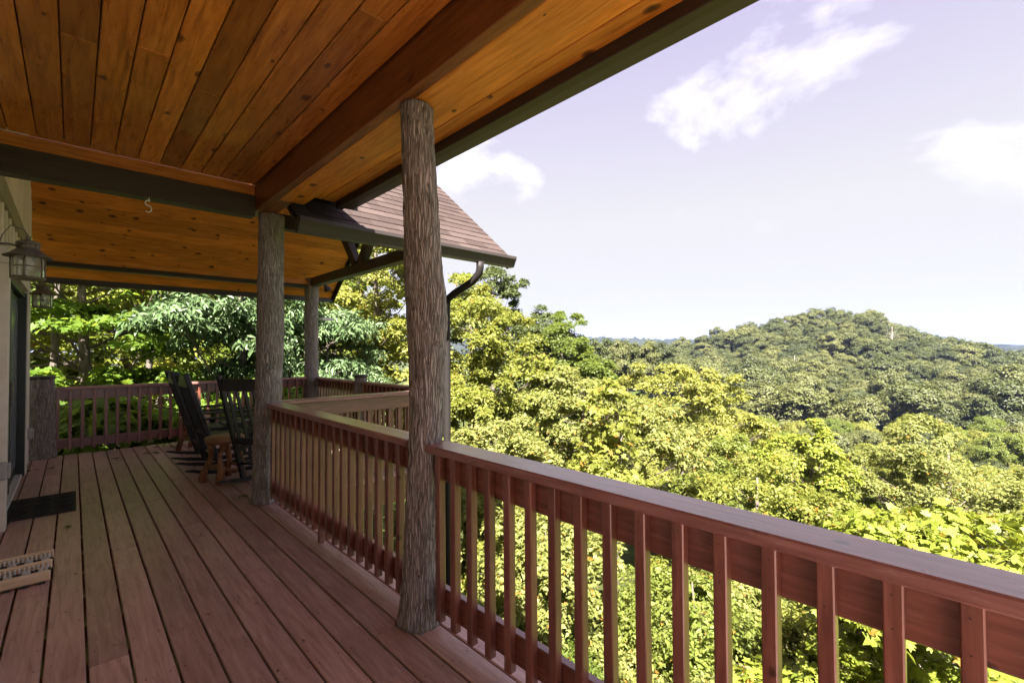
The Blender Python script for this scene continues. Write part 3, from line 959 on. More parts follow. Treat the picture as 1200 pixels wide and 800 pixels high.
# ------------------------------------------------------------------ rocking chairs
def rocking_chair(label, loc, rz):
    """local: faces +X, width along Y; origin on the deck below the seat"""
    t = thing('rocking_chair', label, 'rocking chair', loc, rz, 'black rocking chairs on the deck')
    W = 0.255
    for s in (-1, 1):
        # rocker: a long curved runner
        P = []
        for i in range(17):
            u = -0.56 + 1.02 * i / 16
            P.append((u, 0.022 + 0.30 * (u - 0.0) ** 2 * (1.0 if u < 0 else 0.75)))
        V, F = [], []
        for i, (u, z) in enumerate(P):
            hh = 0.042 if 2 < i < 14 else (0.030 if i in (1, 2, 14, 15) else 0.014)
            for (yy, zz) in ((-.016, -.022), (.016, -.022), (.016, -.022 + hh), (-.016, -.022 + hh)):
                V.append((u, s * W + yy, z + zz))
        for i in range(16):
            for k in range(4):
                F.append((i * 4 + k, i * 4 + (k + 1) % 4, i * 4 + 4 + (k + 1) % 4, i * 4 + 4 + k))
        F += [(3, 2, 1, 0), (64, 65, 66, 67)]
        obj('rocker', mesh_from('rocker', V, F, 'black_X'), t)
        beam('back_post', (-0.215, s * W, 0.055), (-0.565, s * W, 1.17), 0.034, 0.052, 'black_Z', t, (1, 0, 0), 0.006)
        beam('front_leg', (0.235, s * (W + .02), 0.05), (0.235, s * (W + .02), 0.635), 0.042, 0.042, 'black_Z', t, (1, 0, 0), 0.006)
        beam('armrest', (-0.40, s * (W + .02), 0.655), (0.31, s * (W + .03), 0.655), 0.075, 0.024, 'black_Z', t)
        beam('side_rail', (-0.31, s * W, 0.375), (0.24, s * W, 0.415), 0.024, 0.055, 'black_Z', t)
        beam('side_rung', (-0.26, s * W, 0.20), (0.235, s * W, 0.21), 0.024, 0.024, 'black_Z', t)
    for i in range(7):
        x = -0.27 + i * 0.086
        z = 0.412 + 0.07 * (x + 0.31) + 0.02 * math.cos(i * 1.1)
        beam('seat_slat', (x, -W - .005, z), (x, W + .005, z), 0.076, 0.016, 'black_Z', t)
    beam('head_rail', (-0.535, -W + .017, 1.072), (-0.535, W - .017, 1.072), 0.026, 0.125, 'black_Z', t)
    beam('lower_back_rail', (-0.348, -W + .017, 0.478), (-0.348, W - .017, 0.478), 0.024, 0.060, 'black_Z', t)
    for i in range(5):
        y = (i - 2) * 0.094
        beam('back_slat', (-0.357, y, 0.508), (-0.517, y, 1.012), 0.012, 0.044, 'black_Z', t, (1, 0, 0), 0.003)
    beam('front_rung', (0.235, -W, 0.27), (0.235, W, 0.27), 0.024, 0.024, 'black_Z', t)
    beam('back_rung', (-0.268, -W, 0.22), (-0.268, W, 0.22), 0.024, 0.024, 'black_Z', t)
    return t
rocking_chair('black slatted rocking chair closest to the end railing', (1.45, 7.28, 0), R(-1))
rocking_chair('black slatted rocking chair beside the log stool, middle of the three', (1.45, 6.42, 0), R(2))
rocking_chair('black rocking chair turned with its slatted back to the log post', (1.66, 5.53, 0), R(38))

# ------------------------------------------------------------------ rustic log stools
def log_stool(label, loc, rz, h=0.485, r=0.185):
    t = thing('log_stool', label, 'stool', loc, rz, 'rustic log stools between the chairs')
    n = 36
    V, F = [], []
    prof = [(0.0, h - .07), (r * .93, h - .068), (r, h - .055), (r * 1.02, h - .02), (r * .985, h - .004), (r * .95, h), (0.0, h + 0.001)]
    for (rr, z) in prof:
        for k in range(n):
            a = 2 * math.pi * k / n
            q = rr * (1 + 0.07 * noise.noise(Vector((math.cos(a) * 1.6 + loc[0], math.sin(a) * 1.6, 0.4))))
            V.append((q * math.cos(a), q * math.sin(a), z))
    for i in range(len(prof) - 1):
        for k in range(n):
            k2 = (k + 1) % n
            F.append((i * n + k, i * n + k2, (i + 1) * n + k2, (i + 1) * n + k))
    obj('top', mesh_from('top', V, F, 'log_slab', True), t)
    for k in range(4):
        a = 2 * math.pi * (k + .5) / 4
        c, s = math.cos(a), math.sin(a)
        pts, rad = [], []
        for i in range(9):
            u = i / 8
            q = 0.115 + 0.085 * u + 0.014 * math.sin(u * 7 + k * 2)
            pts.append((q * c + 0.012 * math.sin(u * 9 + k) * -s, q * s + 0.012 * math.sin(u * 9 + k) * c, (h - .068) * (1 - u)))
            rad.append(0.025 + 0.006 * math.sin(u * 8 + k) + 0.007 * u)
        tube('leg', pts, rad, 'log_bare', t, 12, wob=0.25, seed=k + loc[1])
    for k in range(4):
        a0 = 2 * math.pi * (k + .5) / 4; a1 = 2 * math.pi * (k + 1.5) / 4
        z = 0.13 + 0.035 * (k % 2)
        q = 0.175
        pts = [(q * math.cos(a0) * (1 - u) + q * math.cos(a1) * u, q * math.sin(a0) * (1 - u) + q * math.sin(a1) * u, z + 0.018 * math.sin(u * 3.1 + k)) for u in np.linspace(0, 1, 6)]
        tube('brace', pts, [0.019, 0.017, 0.016, 0.017, 0.019, 0.020], 'log_bare', t, 10, wob=0.25, seed=k)
    return t
log_stool('rustic log stool with round slab top beside the turned rocking chair', (1.215, 5.86, 0), R(20))
log_stool('rustic log stool half hidden behind the chairs by the end railing', (1.30, 8.06, 0), R(50))

# ------------------------------------------------------------------ lanterns
def lantern(label, loc, wall_x, s=1.0):
    t = thing('wall_lantern', label, 'lantern', loc, 0, 'barn lanterns beside the door')
    def L(name, prof, mat, n=28, parent=t):
        return lathe(name, [(r * s, z * s) for r, z in prof], mat, parent, n)
    L('cap', [(0.0, .178), (.012, .176), (.016, .166), (.010, .158), (.018, .150), (.052, .138), (.062, .124), (.056, .120), (.050, .118), (.050, .092), (.056, .088), (.074, .070), (.098, .050), (.118, .040),
              (.119, .035), (.110, .035), (.080, .052), (.05, .07)], 'lantern_metal')
    for k in range(10):
        a = 2 * math.pi * k / 10
        beam('vent_rib', ((.053 * math.cos(a)) * s, .053 * math.sin(a) * s, .093 * s), (.053 * math.cos(a) * s, .053 * math.sin(a) * s, .117 * s), .010 * s, .006 * s, 'lantern_metal', t, (math.cos(a), math.sin(a), 0), .001)
    L('glass', [(.074, .045), (.076, .02), (.076, -.09), (.073, -.098)], 'glass')
    L('base', [(.070, -.098), (.084, -.096), (.085, -.106), (.078, -.114), (.0, -.116)], 'lantern_metal')
    for z in (-.03, .035):
        pts = [(.083 * s * math.cos(a), .083 * s * math.sin(a), z * s) for a in np.linspace(0, 2 * math.pi, 25)]
        tube('cage_ring', pts, .0032 * s, 'lantern_metal', t, 6)
    for k in range(6):
        a = 2 * math.pi * (k + .35) / 6
        c, q = math.cos(a), math.sin(a)
        tube('cage_bar', [(.084 * s * c, .084 * s * q, .045 * s), (.085 * s * c, .085 * s * q, -.03 * s), (.083 * s * c, .083 * s * q, -.10 * s)], .0045 * s, 'lantern_metal', t, 6)
    L('bulb', [(0, .055), (.014, .05), (.016, .03), (.028, .005), (.033, -.02), (.026, -.044), (.0, -.055)], 'bulb', 16)
    w = wall_x - loc[0]
    tube('arm', [(w + .01, 0, .105 * s), (w * .55, 0, .112 * s), (-.05 * s, 0, .105 * s)], .008 * s, 'lantern_metal', t, 8)
    tube('arm', [(w + .01, 0, .02), (w + .05, 0, .17 * s), (w * .5, 0, .235 * s), (-.02 * s, 0, .215 * s), (0, 0, .172 * s)], .0035 * s, 'lantern_metal', t, 6)
    pl = box_mesh('wall_plate', .022, .11 * s, .19 * s, 'lantern_metal', .006)
    obj('wall_plate', pl, t, (w + .012, 0, .06 * s))
    return t
lantern('bronze caged wall lantern on the side of the door by the boot brush', (-0.250, 4.93, 2.075), HX, 1.12)
lantern('bronze caged wall lantern on the side of the door by the log stub', (-0.280, 8.05, 2.085), HX, 1.1)

# ------------------------------------------------------------------ hook, floodlight, white light bar
hk = thing('ceiling_hook', 'white S-shaped hook hanging under the dark cross beam', 'hook', (0.425, 4.675, 2.652))
P = []
for i in range(22):
    a = i / 21
    if a < .5:
        th = math.pi * (0.35 + 1.25 * a / .5)
        P.append((0.020 * math.cos(th), 0, -.045 + 0.022 * math.sin(th)))
    else:
        th = math.pi * (0.6 - 1.35 * (a - .5) / .5)
        P.append((-.002 + 0.022 * math.cos(th), 0, -.092 + 0.026 * math.sin(th)))
tube('hook', P, 0.0048, 'hook_white', hk, 8)
tube('eye_screw', [(0.004, 0, 0.002), (0.004, 0, -.018), (0.009, 0, -.026), (0.002, 0, -.034), (-.006, 0, -.027), (0.002, 0, -.02)], 0.0035, 'hook_white', hk, 6)

fl = thing('floodlight', 'small grey cone floodlight below the tie beam beside the corner log post', 'floodlight', (3.50, 8.78, 2.62))
c_ = lathe('shade', [(.0, .11), (.022, .105), (.030, .06), (.036, .05), (.070, -.02), (.075, -.035), (.068, -.03), (.03, .04)], 'gutter_metal', fl, 20)
c_.rotation_euler = (R(15), R(-38), 0)
lathe('lamp', [(.0, -.030), (.055, -.028), (.06, -.018)], 'lamp_white', c_, 16)
tube('bracket', [(-.14, .02, .085), (-.05, .0, .085), (-.01, 0, .06)], .012, 'gutter_metal', fl, 8)
wl = thing('security_light', 'white bar-shaped security light fixed to the far corner log post', 'light', (3.39, 8.82, 2.03))
obj('housing', box_mesh('housing', .22, .07, .055, 'lamp_white', .010), wl, (.13, 0, 0))
tube('bracket', [(-.04, .02, .0), (.03, 0, 0)], .016, 'lamp_white', wl, 8)

# ------------------------------------------------------------------ doormat and boot brush
dm = thing('doormat', 'dark rubber doormat with raised panels in front of the glass door', 'doormat', (-0.19, 6.06, 0.001))
box('base', -.222, .222, -.385, .385, 0.0015, 0.009, 'mat_rubber', dm, .003)
V, F = [], []
def stud(x0, x1, y0, y1, z0, z1):
    b = len(V)
    for z, e in ((z0, 0), (z1, .002)):
        V.extend([(x0 + e, y0 + e, z), (x1 - e, y0 + e, z), (x1 - e, y1 - e, z), (x0 + e, y1 - e, z)])
    F.extend([(b, b + 1, b + 5, b + 4), (b + 1, b + 2, b + 6, b + 5), (b + 2, b + 3, b + 7, b + 6), (b + 3, b, b + 4, b + 7), (b + 4, b + 5, b + 6, b + 7)])
for px in range(3):
    for py in range(4):
        cx, cy = -.140 + px * .140, -.275 + py * .183
        for i in range(4):
            e = .060 - i * .015
            f_ = .080 - i * .02
            if e < .012: continue
            for (xa, xb, ya, yb) in ((-e, e, -f_, -f_ + .008), (-e, e, f_ - .008, f_), (-e, -e + .006, -f_ + .009, f_ - .009), (e - .006, e, -f_ + .009, f_ - .009)):
                stud(cx + xa, cx + xb, cy + ya, cy + yb, .0088, .0135)
obj('relief', mesh_from('relief', V, F, 'mat_rubber'), dm)

bb = thing('boot_brush', 'wooden boot brush with rows of pale bristle tufts on the deck', 'boot brush', (-0.235, 4.24, 0.0), R(-1.0))
for i, y in enumerate((-0.205, 0.0, 0.205)):
    r_ = obj('rail', box_mesh('rail', .30, .030, .060, 'brush_wood', .008), bb, (0.0, y, .042))
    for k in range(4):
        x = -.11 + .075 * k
        obj('foot_gap_block', box_mesh('foot_gap_block', .028, .034, .012, 'bristle_dark', .001), bb, (x, y, .0068))  # solid dark block drawn in place of a gap under the rail
for i, y in enumerate((-0.105, 0.100)):
    obj('brush_bed', box_mesh('brush_bed', .292, .165, .018, 'bristle_dark', .003), bb, (0, y, .0225))
    for k in range(4):
        V, F = [], []
        brng = random.Random(k + i * 9)
        x0 = -.112 + k * .0755
        for q in range(60):
            xx = x0 + brng.uniform(-.017, .017); yy = brng.uniform(-.07, .02)
            tube_data([(xx, yy, .0), (xx + brng.uniform(-.005, .005), yy + brng.uniform(-.006, .006), brng.uniform(.022, .034))], [.0022, .0014], 4, V, F, True)
        obj('tuft', mesh_from('tuft', V, F, 'bristle_white'), bb, (0, y, .031))
    for k in range(14):
        obj('tooth', box_mesh('tooth', .0085, .018, .030, 'bristle_white', .002), bb, (-.137 + k * .0205, y + .072, .048))

# ------------------------------------------------------------------ fallen leaves and twigs on the deck
lrng = random.Random(21)
def dead_leaf(label, x, y, n=6, spread=.05, mat='leaf_dry'):
    V, F = [], []
    for k in range(n):
        a = lrng.uniform(0, 6.28); ox, oy = lrng.gauss(0, spread), lrng.gauss(0, spread * .6)
        L, w = lrng.uniform(.05, .09), lrng.uniform(.012, .022)
        c, s = math.cos(a), math.sin(a)
        b = len(V)
        for (u, v_, z) in ((-L / 2, 0, .003), (-L * .1, w, .010), (L / 2, 0, .006), (-L * .1, -w, .012), (0, 0, .004)):
            V.append((ox + u * c - v_ * s, oy + u * s + v_ * c, z + lrng.uniform(0, .004) + .001))
        F += [(b, b + 4, b + 1), (b + 4, b + 2, b + 1), (b, b + 3, b + 4), (b + 4, b + 3, b + 2)]
    o = obj('fallen_leaves', mesh_from('fallen_leaves', V, F, mat), None, (x, y, .0015))
    at = o.data.attributes.new('rnd', 'FLOAT', 'FACE')
    at.data.foreach_set('value', [lrng.random() for _ in F])
    return tag(o, label, 'fallen leaves', 'leaf litter on the deck')
dead_leaf('green leaf scrap on the planks before the doormat', 0.0, 5.16, 2, .02)
dead_leaf('sprig of fallen leaves near the end railing left of the chairs', 0.83, 8.10, 9, .06)
dead_leaf('scrap of dry leaves near the end railing by the rocker tips', 1.12, 8.45, 7, .06)
dead_leaf('dark fallen leaves between the chairs and the log stub', 0.45, 8.05, 5, .05)
dead_leaf('dry leaves against the wall past the glass door', -0.27, 7.95, 8, .06)
dead_leaf('dry leaf beside the straight log post base', 1.20, 5.02, 4, .03)
dead_leaf('pile of dry leaves under the end railing', 0.95, 8.62, 8, .07)
# ------------------------------------------------------------------ trees
def fast_mesh(name, co, tris, mats, rnd=None, mat_idx=None):
    me = bpy.data.meshes.new(name)
    nv, nf = len(co), len(tris)
    me.vertices.add(nv)
    me.vertices.foreach_set('co', np.ascontiguousarray(co, np.float32).ravel())
    me.loops.add(nf * 3)
    me.loops.foreach_set('vertex_index', np.ascontiguousarray(tris, np.int32).ravel())
    me.polygons.add(nf)
    me.polygons.foreach_set('loop_start', np.arange(0, nf * 3, 3, dtype=np.int32))
    for m in mats:
        me.materials.append(MATS[m])
    if mat_idx is not None:
        me.polygons.foreach_set('material_index', np.ascontiguousarray(mat_idx, np.int32))
    if rnd is not None:
        a = me.attributes.new('rnd', 'FLOAT', 'FACE')
        a.data.foreach_set('value', np.ascontiguousarray(rnd, np.float32))
    me.update(calc_edges=True)
    return me
def unit(v):
    return v / np.maximum(np.linalg.norm(v, axis=1, keepdims=True), 1e-6)
SHAPES = {
    # (along, across, lift) outline points then fan triangles
    'rhomb': (np.array([(0, 0, 0), (.42, .5, .10), (1, 0, -.10), (.42, -.5, .10)]), np.array([(0, 2, 1), (0, 3, 2)]), 0.62),
    'lance': (np.array([(0, 0, 0), (.55, .5, .06), (1, 0, -.22), (.55, -.5, .06)]), np.array([(0, 2, 1), (0, 3, 2)]), 0.36),
    'ovate': (np.array([(0, 0, 0), (.28, .46, .08), (.68, .34, .04), (1, 0, -.14), (.68, -.34, .04), (.28, -.46, .08)]),
              np.array([(0, 3, 2), (0, 2, 1), (0, 4, 3), (0, 5, 4)]), 0.66),
    'maple': (np.array([(0, 0, 0), (.10, .42, .03), (.22, .62, .02), (.36, .34, .06), (.62, .60, .0), (.66, .20, .06), (1.05, 0, -.12),
                        (.66, -.20, .06), (.62, -.60, 0), (.36, -.34, .06), (.22, -.62, .02), (.10, -.42, .03)]),
              np.array([(0, 2, 1), (0, 3, 2), (0, 5, 3), (3, 5, 4), (0, 6, 5), (0, 7, 6), (0, 9, 7), (7, 9, 8), (0, 10, 9), (0, 11, 10)]), 1.0),
}
def leaves(rg, tw, outw, per, size, shape, droop=0.25, flat=0.6, spread=0.6, ow=0.6):
    """per leaves round each twig end"""
    S0, T0, wr = SHAPES[shape]
    m = len(tw)
    P = np.repeat(tw, per, axis=0)
    O = np.repeat(outw, per, axis=0)
    n = len(P)
    nr = unit(O * ow + np.array([0, 0, flat]) + rg.normal(0, 0.5, (n, 3)))
    a0 = np.repeat(rg.uniform(0, 6.28, m), per) + np.tile(np.arange(per) * 2 * np.pi / per, m) + rg.normal(0, .35, n)
    ref = np.stack([np.cos(a0), np.sin(a0), np.zeros(n)], 1) + O * 0.35
    d = unit(ref - nr * np.sum(ref * nr, 1, keepdims=True))
    d = unit(d - np.array([0, 0, 1.0]) * (droop * rg.uniform(.3, 1.5, (n, 1))))
    nr = unit(nr - d * np.sum(d * nr, 1, keepdims=True))
    s = np.cross(nr, d)
    L = size * np.clip(rg.lognormal(-.05, .30, (n, 1)), .45, 1.75)
    P = P + d * L * rg.uniform(.05, spread, (n, 1)) + rg.normal(0, size * .35, (n, 3))
    k = len(S0)
    co = (P[:, None, :] + d[:, None, :] * (S0[None, :, 0:1] * L[:, None, :]) + s[:, None, :] * (S0[None, :, 1:2] * (L * wr)[:, None, :])
          + nr[:, None, :] * (S0[None, :, 2:3] * L[:, None, :])).reshape(-1, 3)
    tr = (np.arange(n)[:, None, None] * k + T0[None]).reshape(-1, 3)
    r = np.repeat(np.clip(rg.normal(.5, .23, n), 0, 1), len(T0))
    return co, tr, r
def crown_twigs(rg, lobes, n_clump, twigs, flat=0.6, shell=0.62, clump=0.34):
    """lobes: (cx,cy,cz,rx,ry,rz); returns twig ends, outward vectors and clump centres"""
    vol = np.array([l[3] * l[4] + l[3] * l[5] for l in lobes]); vol = vol / vol.sum()
    cs = []
    for l, w in zip(lobes, vol):
        k = max(3, int(round(n_clump * w)))
        v = unit(rg.normal(0, 1, (k, 3)))
        v[:, 2] = np.where(v[:, 2] < -.35, -v[:, 2] * .7, v[:, 2])
        r = rg.uniform(shell, 1.0, (k, 1)) ** .7
        c = np.array(l[:3]) + v * r * np.array(l[3:6])
        rc = clump * (l[3] + l[4] + l[5]) / 3 * rg.uniform(.65, 1.25, k)
        cs.append(np.concatenate([c, rc[:, None], v], 1))
    cs = np.concatenate(cs)
    per = max(1, int(twigs / len(cs)))
    C = np.repeat(cs, per, axis=0)
    v = unit(rg.normal(0, 1, (len(C), 3)))
    v[:, 2] = np.where(v[:, 2] < -.2, np.abs(v[:, 2]) * .8, v[:, 2])
    rr = rg.uniform(.25, 1, (len(C), 1)) ** .55
    tw = C[:, :3] + v * rr * C[:, 3:4] * np.array([1, 1, flat])
    return tw, unit(v * .7 + C[:, 4:7] * .6), cs
def wood_data(rg, height, r0, cs, crown_z, max_limb=40, lean=(0, 0), n=7):
    V, F = [], []
    pts, rad = [], []
    for i in range(8):
        u = i / 7
        pts.append((lean[0] * u + .12 * math.sin(u * 5 + r0 * 90) * u, lean[1] * u + .12 * math.cos(u * 4) * u - .12 * u, height * u - .3 * (1 - u)))
        rad.append(r0 * (1.18 - 1.02 * u) if i else r0 * 1.45)
    tube_data(pts, rad, n, V, F, wob=.12, seed=height)
    order = rg.permutation(len(cs))[:max_limb]
    for j in order:
        c = cs[j]
        zt = min(max(crown_z * rg.uniform(.35, .9), c[2] - rg.uniform(.25, .55) * math.hypot(c[0], c[1]) - .3), height * .92)
        u = max(0.05, min(.95, zt / height))
        p0 = np.array([np.interp(u, [i / 7 for i in range(8)], [p[q] for p in pts]) for q in range(3)])
        p1 = c[:3]
        mid = (p0 + p1) / 2 + np.array([0, 0, -.08 * np.linalg.norm(p1 - p0)]) + rg.normal(0, .06, 3) * np.linalg.norm(p1 - p0)
        q1 = p0 * .75 + mid * .25; q2 = mid * .5 + p1 * .5 + rg.normal(0, .03, 3)
        ra = max(.012, r0 * (1 - u) * .5)
        tube_data([p0, q1, mid, q2, p1], [ra, ra * .85, ra * .65, ra * .4, ra * .15], 5, V, F, cap=False)
        for s in range(3):
            e = p1 + rg.normal(0, .5, 3) * c[3]
            tube_data([q2, (q2 + e) / 2 + rg.normal(0, .05, 3), e], [ra * .35, ra * .25, ra * .08], 4, V, F, cap=False)
    return V, F
SHARED = {}
def build_tree(name, label, x, y, top, lobes_rel, n_clump, twigs, per, size, shape, leaf, seed, droop=.25, flat=.6, group=None, r0=.16, z_base=None,
               shell=.62, clump=.34, limbs=40, crown_lo=.45, cat='tree', share=None, r_ref=1.0):
    """lobes_rel are given relative to the tree top: (dx,dy,dz below top,rx,ry,rz)"""
    rg = np.random.default_rng(seed)
    zb = ground(x, y) if z_base is None else z_base
    h = top - zb
    if share in SHARED:
        crown_me, trunk_me, h1, r1 = SHARED[share]
        f_ = r_ref / r1
        t = thing(name, label, cat, (x, y, top - h1 * f_), float(rg.uniform(0, 6.28)), group)
        t.scale = (f_, f_, f_)
        obj('crown', crown_me, t); obj('trunk', trunk_me, t)
        return t
    t = thing(name, label, cat, (x, y, zb), 0, group)
    lobes = []
    for l in lobes_rel:
        c = np.array([l[0], l[1], h - l[2]]); rr = np.array(l[3:6])
        if rr.min() < 1.2 or shape != 'rhomb':
            lobes.append((*c, *rr)); continue
        lobes.append((*c, *(rr * .80)))
        for q in range(7):
            dv = unit(rg.normal(0, 1, (1, 3)))[0]
            dv[2] = abs(dv[2]) * rg.choice((1, 1, -.5))
            f_ = rg.uniform(.24, .48)
            lobes.append((*(c + dv * rr * rg.uniform(.58, .86)), *(rr * f_ * rg.uniform(.8, 1.25, 3))))
    n_clump = int(n_clump * (1.8 if shape == 'rhomb' else 1.0)); clump = clump * (.78 if shape == 'rhomb' else 1.0)
    flat = flat + (.25 if shape == 'rhomb' else 0)
    tw, ow, cs = crown_twigs(rg, lobes, n_clump, twigs, flat, shell, clump)
    co, tr, r = leaves(rg, tw, ow, per, size, shape, droop)
    oc = obj('crown', fast_mesh('crown', co, tr, [leaf], r), t)
    V, F = wood_data(rg, h * .93, r0, cs, h * crown_lo, limbs)
    ot = obj('trunk', mesh_from('trunk', V, F, 'tree_bark', True), t)
    if share:
        SHARED[share] = (oc.data, ot.data, h, r_ref)
    return t

# --- sunlit trees standing on the slope below the railing
G1 = 'sunlit trees on the slope below the deck'
YG = 'leaf_yellowgreen'
build_tree('broadleaf_tree', 'tall yellow-green tree filling the gap behind the capped log stub', 6.9, 13.6, 6.2,
           [(0, 0, 2.6, 2.3, 2.3, 2.6), (-.6, .6, 5.0, 2.6, 2.4, 2.6), (.9, -1.0, 6.2, 2.3, 2.2, 2.4)], 130, 12126, 5, 0.101, 'rhomb', YG, 101, r0=.2, group=G1)
build_tree('broadleaf_tree', 'yellow-green tree just right of the gutter downspout', 9.6, 12.2, 3.9,
           [(0, 0, 2.2, 2.2, 2.2, 2.2), (1.1, -1.2, 4.0, 2.3, 2.3, 2.3), (-.9, -.4, 5.2, 2.3, 2.2, 2.4)], 130, 12126, 5, 0.101, 'rhomb', YG, 102, r0=.2, group=G1)
build_tree('broadleaf_tree', 'dark green tree rising against the sky below the gable gutter end', 17.6, 20.2, 6.6,
           [(0, 0, 2.4, 2.2, 2.2, 2.5), (1.0, -1.4, 5.2, 3.2, 3.0, 3.0), (-.8, .9, 5.0, 3.0, 3.0, 3.0), (2.2, -2.2, 8.0, 3.4, 3.2, 3.0)], 150, 14484, 5, 0.128, 'rhomb', 'leaf_dark', 103, r0=.26, group=G1)
build_tree('broadleaf_tree', 'olive tree stepping down towards the far blue ridge', 18.6, 15.8, 3.1,
           [(0, 0, 2.3, 2.3, 2.3, 2.4), (.6, -.6, 5.0, 2.9, 2.8, 3.0)], 110, 10105, 5, 0.122, 'rhomb', 'leaf_green', 104, r0=.2, group=G1)
build_tree('broadleaf_tree', 'low spreading sunlit tree in the middle above the long railing', 10.6, 8.4, 1.1,
           [(0, 0, 1.7, 2.1, 2.1, 1.7), (.9, -1.4, 2.7, 2.0, 2.0, 1.9), (-1.0, .9, 3.0, 2.0, 2.0, 1.9)], 120, 11790, 5, 0.094, 'rhomb', 'leaf_pale', 105, r0=.17, group=G1)
build_tree('broadleaf_tree', 'sapling with large round lime leaves poking above the mid slope', 8.9, 6.0, 0.62,
           [(0, 0, .75, .5, .5, .8), (0.1, 0, 2.2, .9, .9, 1.0)], 40, 500, 5, .11, 'maple', YG, 106, r0=.06, group=G1, clump=.5)
build_tree('broadleaf_tree', 'straw-tinted round tree in front of the forested hill', 21.5, 10.6, 1.2,
           [(0, 0, 2.4, 2.7, 2.7, 2.5), (.8, -.8, 4.6, 3.0, 3.0, 2.8), (-1.2, 1.4, 4.4, 2.6, 2.6, 2.4)], 130, 12800, 5, 0.115, 'rhomb', YG, 107, r0=.22, group=G1)
build_tree('broadleaf_tree', 'bright green tree with dark shaded flank right of the straw-tinted tree', 17.2, 4.3, -0.9,
           [(0, 0, 1.6, 1.6, 1.6, 1.6), (.3, -.3, 3.8, 2.0, 2.0, 2.2)], 90, 9431, 5, 0.098, 'rhomb', 'leaf_maple', 108, r0=.18, group=G1)
build_tree('broadleaf_tree', 'broad pale olive tree below the right shoulder of the hill', 27.5, 1.6, -2.3,
           [(0, 0, 2.6, 3.2, 3.2, 2.6), (1.5, -2.5, 3.8, 3.2, 3.2, 2.6), (-.8, 2.0, 4.0, 2.8, 2.8, 2.6)], 150, 14484, 5, 0.115, 'rhomb', 'leaf_pale', 109, r0=.25, group=G1)
build_tree('broadleaf_tree', 'pale olive tree at the foot of the hill past the maple boughs', 22.5, -2.2, -4.0,
           [(0, 0, 2.4, 2.8, 2.8, 2.4), (1.5, -2.0, 3.0, 2.8, 2.8, 2.4)], 110, 11115, 5, 0.106, 'rhomb', YG, 110, r0=.22, group=G1)
build_tree('broadleaf_tree', 'leafy mid slope tree behind the long railing balusters', 13.2, 4.6, -1.6,
           [(0, 0, 1.8, 2.2, 2.2, 1.8), (-.8, .8, 3.2, 2.0, 2.0, 1.9)], 100, 10779, 5, 0.091, 'rhomb', YG, 111, r0=.16, group=G1)
build_tree('broadleaf_tree', 'shadowy green tree between the maple boughs and the bright green tree', 13.0, 1.2, -3.2,
           [(0, 0, 1.8, 2.2, 2.2, 1.8), (-.8, -1.4, 2.6, 2.0, 2.0, 1.8)], 100, 9431, 5, 0.091, 'rhomb', 'leaf_green', 112, r0=.16, group=G1)
build_tree('broadleaf_tree', 'sunlit tree crown behind the knobbly log post', 7.4, 8.6, -0.1,
           [(0, 0, 1.7, 1.8, 1.8, 1.7), (-.4, .9, 3.2, 1.9, 1.9, 1.9), (.9, -.9, 3.0, 1.7, 1.7, 1.8)], 110, 11115, 5, 0.085, 'rhomb', 'leaf_pale', 113, r0=.15, group=G1)
build_tree('broadleaf_tree', 'rounded green tree filling the dip left of the bright green tree', 19.0, 6.8, -2.6,
           [(0, 0, 1.9, 2.3, 2.3, 2.0), (-1.2, .6, 3.0, 2.2, 2.2, 2.0)], 100, 9292, 5, 0.101, 'rhomb', 'leaf_green', 114, r0=.16, group=G1)
# undergrowth seen through the balusters
G2 = 'undergrowth close below the deck'
for i, (x, y, top, r, lf, lab) in enumerate((
        (5.6, 5.2, -1.3, 1.5, 'leaf_pale', 'bright shrub behind the long railing next to the knobbly log post'),
        (6.9, 3.4, -1.9, 1.6, 'leaf_green', 'green shrub seen through the middle of the long railing'),
        (5.2, 2.6, -2.5, 1.4, 'leaf_pale', 'low shrub close under the middle of the long railing'),
        (7.8, 1.6, -2.3, 1.6, YG, 'yellow-green shrub beyond the maple boughs'),
        (4.6, 4.3, -2.3, 1.2, 'leaf_green', 'low green bush under the bump-out corner'),
        (9.2, 3.2, -2.2, 1.8, 'leaf_pale', 'rounded shrub farther down the slope'),
        (5.9, 7.2, -1.2, 1.5, YG, 'shrub below the bump-out side railing'),
        (3.6, 2.2, -3.2, 1.1, 'leaf_green', 'low bush at the foot of the deck support'))):
    build_tree('shrub', lab, x, y, top, [(0, 0, r * .85, r, r, r * .85), (r * .3, -r * .4, r * 1.5, r * .9, r * .9, r * .8)], 110, 8200, 5,
               .075, 'rhomb', lf, 200 + i, r0=.06, group=G2, limbs=24, cat='shrub', share='shrub_' + lf, r_ref=r)
# maple boughs beside the railing on the right
build_tree('maple_tree', 'maple with big bright lime leaves just over the end of the long railing', 6.6, -0.2, -0.18,
           [(-.4, .5, .75, 1.35, 1.35, .62), (.5, -.8, .72, 1.35, 1.35, .62), (-.1, -.1, 1.6, 1.6, 1.6, .8), (-1.5, 1.1, 2.2, 1.1, 1.1, .7)], 160, 4400, 5, .078, 'maple', 'leaf_maple', 301, droop=.22, flat=.35, r0=.13, clump=.30)
build_tree('maple_tree', 'lower maple boughs glowing through the last railing balusters', 4.7, 0.9, -1.75,
           [(0, 0, .7, 1.1, 1.1, .55), (.4, -.9, .9, 1.1, 1.1, .6), (-.2, .4, 1.5, 1.1, 1.1, .6)], 110, 3000, 5, .075, 'maple', 'leaf_maple', 302, droop=.22, flat=.35, r0=.07, clump=.32)

